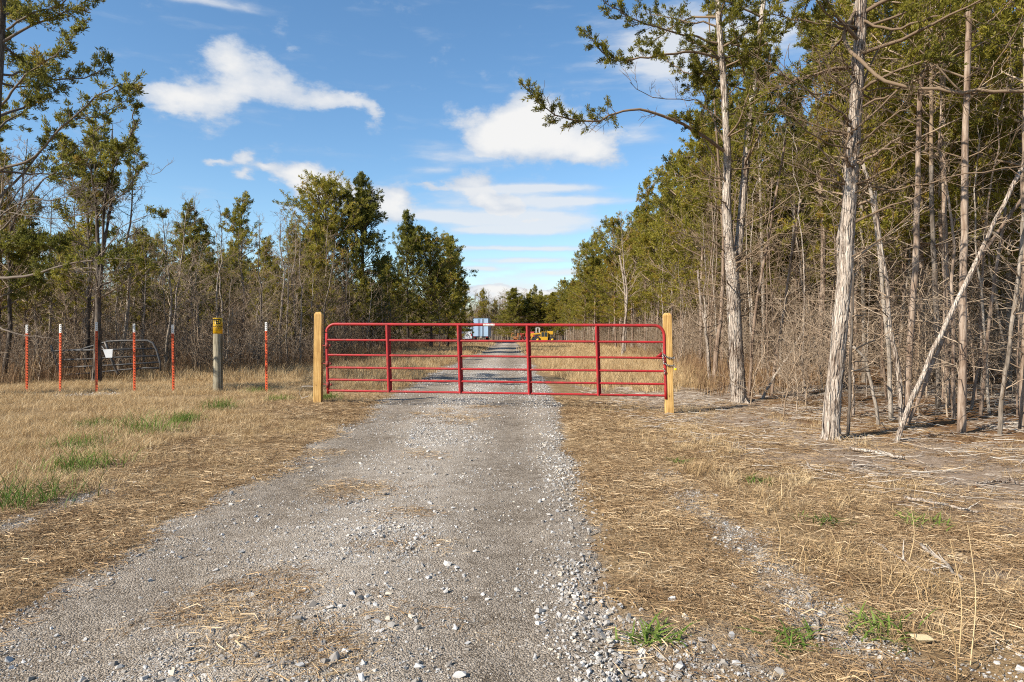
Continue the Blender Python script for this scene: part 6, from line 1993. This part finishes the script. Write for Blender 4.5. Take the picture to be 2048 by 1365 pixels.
# ---- plants and dead wood one can point to
def details():
    rng = random.Random(55)
    greens = [
        (300, 872, .62, .26, 'largest bright green grass clump on the dry verge'), (160, 898, .55, .17, 'green grass clump between the largest clump and the picture edge'),
        (165, 940, .5, .20, 'dark green grass clump nearest the track on the dry verge'), (45, 1005, .55, .20, 'green grass clump at the picture edge above the gravel'),
        (440, 830, .35, .20, 'small green grass clump below the round post'), (190, 862, .4, .14, 'thin green grass patch behind the largest clump'),
        (372, 850, .3, .14, 'small green grass tuft right of the largest clump'), (515, 798, .4, .13, 'faint green patch at the foot of the lone steel post'),
        (655, 812, .3, .14, 'green tuft at the foot of the hinge post'), (560, 815, .35, .11, 'low green patch between lone steel post and hinge post'),
        (1515, 963, .22, .06, 'bright green rosette in the straw before the thick shaggy trunk'), (1838, 1048, .20, .07, 'dark green weed among the shredded wood'),
        (1305, 1275, .14, .06, 'leafy green weed among the stones at the bottom'), (1570, 1275, .16, .06, 'grey green weed beside the forked stick'),
        (1748, 1262, .22, .09, 'yellow green grass tuft near the pale flat rock'), (1645, 1047, .2, .06, 'small green sprig in the middle of the straw'),
        (1212, 828, .2, .05, 'green weed on the straw in front of the gate bars'), (1358, 928, .12, .06, 'single green sprig near the latch post'),
    ]
    for i, (px, py, w, h, lab) in enumerate(greens):
        Yd = EYE * F / (py - HOR); x = Xof(px, Yd)
        me = blade_tuft(1000 + i, 240 if h > .1 else 60, h * 1.35, w * .40, 1.0 if h > .1 else 1.8, .0030 if h > .1 else .006)
        mk('green_tuft', me, M['greens'], loc=(x, Yd, float(gz(x, Yd))), label=lab, cat='plant', group='green tufts in the dry grass')
    clumps = [(1420, 895, .5, .30, 'round broom like clump of dry grass at the wood edge'), (1390, 955, .45, .34, 'upright dry grass clump below the broom like one'), (1600, 965, .3, .3, 'pale dry grass clump before the thick shaggy trunk'),
              (1655, 1130, .6, .28, 'wide matted dry grass clump in the middle of the straw'), (1840, 1190, .45, .4, 'dry grass clump crossed by the long fallen stick'), (200, 975, .5, .3, 'brown dry grass clump beside the dark green one'),
              (60, 905, .5, .34, 'pale dry grass clump at the picture edge')]
    for i, (px, py, w, h, lab) in enumerate(clumps):
        Yd = EYE * F / (py - HOR); x = Xof(px, Yd)
        me = blade_tuft(1100 + i, 150, h * .68, w * .3, 1.3, .0017)
        mk('grass_clump', me, M['straw'], loc=(x, Yd, float(gz(x, Yd))), label=lab, cat='grass clump', group='clumps of dry grass')
    # tall single straw stems in the foreground
    mbs = []
    stems_ = [((1918, 1310), (1900, 1080), 'tall pale grass stem standing in front of the long fallen stick'), ((1940, 1330), (1935, 1050), 'tallest straight grass stem near the bottom corner'), ((1915, 1365), (1870, 1160), 'leaning grass stem near the bottom corner'),
              ((1500, 1030), (1528, 955), 'thin slanting grass stem in the straw'), ((1555, 1120), (1548, 1020), 'single upright stem by the stone strip'), ((1815, 1130), (1822, 1010), 'single pale stem before the shredded wood')]
    for i, (a, b, lab) in enumerate(stems_):
        Yd = EYE * F / (a[1] - HOR)
        p0 = at(a[0], a[1], Yd); p1 = at(b[0], b[1], Yd + .05)
        p0[2] = float(gz(p0[0], p0[1])) - .01
        mid = (p0 + p1) / 2 + np.array((.03, 0, 0))
        mb = MB(); tube(mb, spline([p0, mid, p1], 10) - p0, taper(10, .0032, .0014), 5)
        r_ = mk('tall_grass', mb.mesh('tall_grass'), M['straw'], loc=tuple(p0), label=lab, cat='grass stem', group='tall single grass stems')
    # sticks, logs and rock on the right
    logs = [
        ([(1700, 903), (1745, 912), (1808, 921)], .032, .028, 'bark_pale', 'short pale log lying behind the foot of the leaning pole', 'log'),
        ([(1738, 1081), (1790, 1118), (1830, 1138), (1880, 1158)], .016, .012, 'bark_pale', 'long thin pale stick lying across the straw', 'stick'),
        ([(1842, 1100), (1880, 1125), (1925, 1165)], .020, .014, 'bark_grey', 'grey stick lying behind the long thin pale stick', 'stick'),
        ([(1600, 935), (1640, 945), (1690, 958)], .016, .01, 'bark_pale', 'bleached stick in front of the thick shaggy trunk', 'stick'),
        ([(1810, 1000), (1880, 1012), (1955, 1028)], .026, .014, 'bark_pale', 'bleached branch lying in the shredded wood', 'stick'),
        ([(1440, 893), (1485, 903)], .008, .006, 'bark_pale', 'small white stick by the broom like grass clump', 'stick'),
        ([(1610, 1185), (1632, 1240), (1640, 1290)], .012, .010, 'bark_grey', 'forked dead stick in the foreground straw', 'stick'),
        ([(1700, 942), (1735, 937), (1770, 940)], .02, .014, 'bark_pale', 'pale split branch right of the thick shaggy trunk', 'stick'),
        ([(1410, 790), (1440, 783), (1475, 772)], .03, .02, 'bark_grey', 'grey branch in the slash pile behind the latch post', 'stick'),
        ([(1372, 772), (1410, 768), (1440, 776)], .03, .02, 'bark_grey', 'bleached branch on top of the slash pile behind the latch post', 'stick'),
        ([(1945, 975), (2000, 968), (2050, 972)], .02, .014, 'bark_pale', 'bleached branch reaching the picture edge', 'stick'),
    ]
    for i, (pp, r0, r1, bark, lab, nm) in enumerate(logs):
        g = []
        for (a, b) in pp:
            Yd = EYE * F / (b - HOR); x = Xof(a, Yd)
            g.append((x, Yd, float(gz(x, Yd)) + r0 * .8 + .01))
        g = np.array(g)
        rg = np.random.RandomState(600 + i)
        S = spline(g, 14); o0 = S[0].copy()
        S = S - o0; S[1:-1] += rg.normal(size=(12, 3)) * .006
        mb = MB(); tube(mb, S, taper(14, r0 * .62, r1 * .55), 8, cap=True, rough=.10, rng=rg, tone=.45)
        for k in range(3):
            s = grow(rg, S[rg.randint(3, 12)], (rg.normal(), rg.normal(), .5), .12, 3, 0, .1)
            tube(mb, s, taper(4, r1 * .5, .002), 4, tone=.7)
        mk(nm, mb.mesh(nm), M[bark], loc=tuple(o0), label=lab, cat=nm, group='dead wood on the ground')
    # pale flat rock
    x, Yd = Xof(1850, EYE * F / (1288 - HOR)), EYE * F / (1288 - HOR)
    me = stone_mesh(1201, .5); me.materials.clear(); me.materials.append(simple_mat('pale_rock', (0.52, 0.42, 0.25), .85, noise=.3, nscale=20, bump=.4))
    mk('rock', me, None, loc=(x, Yd, float(gz(x, Yd)) + .02), rot=(0.1, .1, -.4), scale=(.075, .05, .05), label='pale yellow flat rock near the bottom corner', cat='rock')
    for i, (px, py, c) in enumerate(((1330, 832, .5), (1360, 836, .6), (1395, 828, .7), (1375, 845, .5), (1310, 840, .4))):
        Yd = EYE * F / (py - HOR); x = Xof(px, Yd)
        o = mk('stone', me, None, GROUND, loc=(x, Yd, float(gz(x, Yd)) + .01), rot=(0, .2, i * 1.3), scale=(.05 * c + .02, .04, .025))
details()

# ---- the unseen depth of both woods, and the wooded rise behind everything
def deep_woods():
    x, y = pts_in(1500, 8, 75, 12, 125, 1.0)
    k = in_view(x, y, 4) & (x > wood_r(y) + 9) & (x < wood_r(y) + 45)
    x, y = x[k][:330], y[k][:330]
    P, r, s, i = layout(x, y, .85, 1.15, 2)
    scatter('distant_wood', P, r, s, i, C_DEEP_R, 'dark depth of the cedar wood on the latch side')
    x, y = pts_in(1800, -95, -8, 22, 135, 1.0)
    k = in_view(x, y, 4) & (x < wood_l(y) - 8) & (x > wood_l(y) - 60)
    x, y = x[k][:620], y[k][:620]
    P, r, s, i = layout(x, y, .7, 1.05, 5)
    scatter('distant_wood', P, r, s, i, C_DEEP_L, 'grey depth of the bare thicket on the hinge side')
    x, y = pts_in(5200, -200, 200, 146, 330, 1.6)
    k = in_view(x, y, 6) & ((np.abs(x - 2) < 34) | (RNG.rand(len(x)) < .3))
    x, y = x[k], y[k]
    P, r, s, i = layout(x, y, 1.1, 1.75, 5)
    i = np.where(RNG.rand(len(i)) < .8, RNG.randint(0, 3, len(i)), i)
    scatter('distant_wood', P, r, s, i, C_DEEP_L, 'grey bare wood on the rise beyond the far end')
deep_woods()
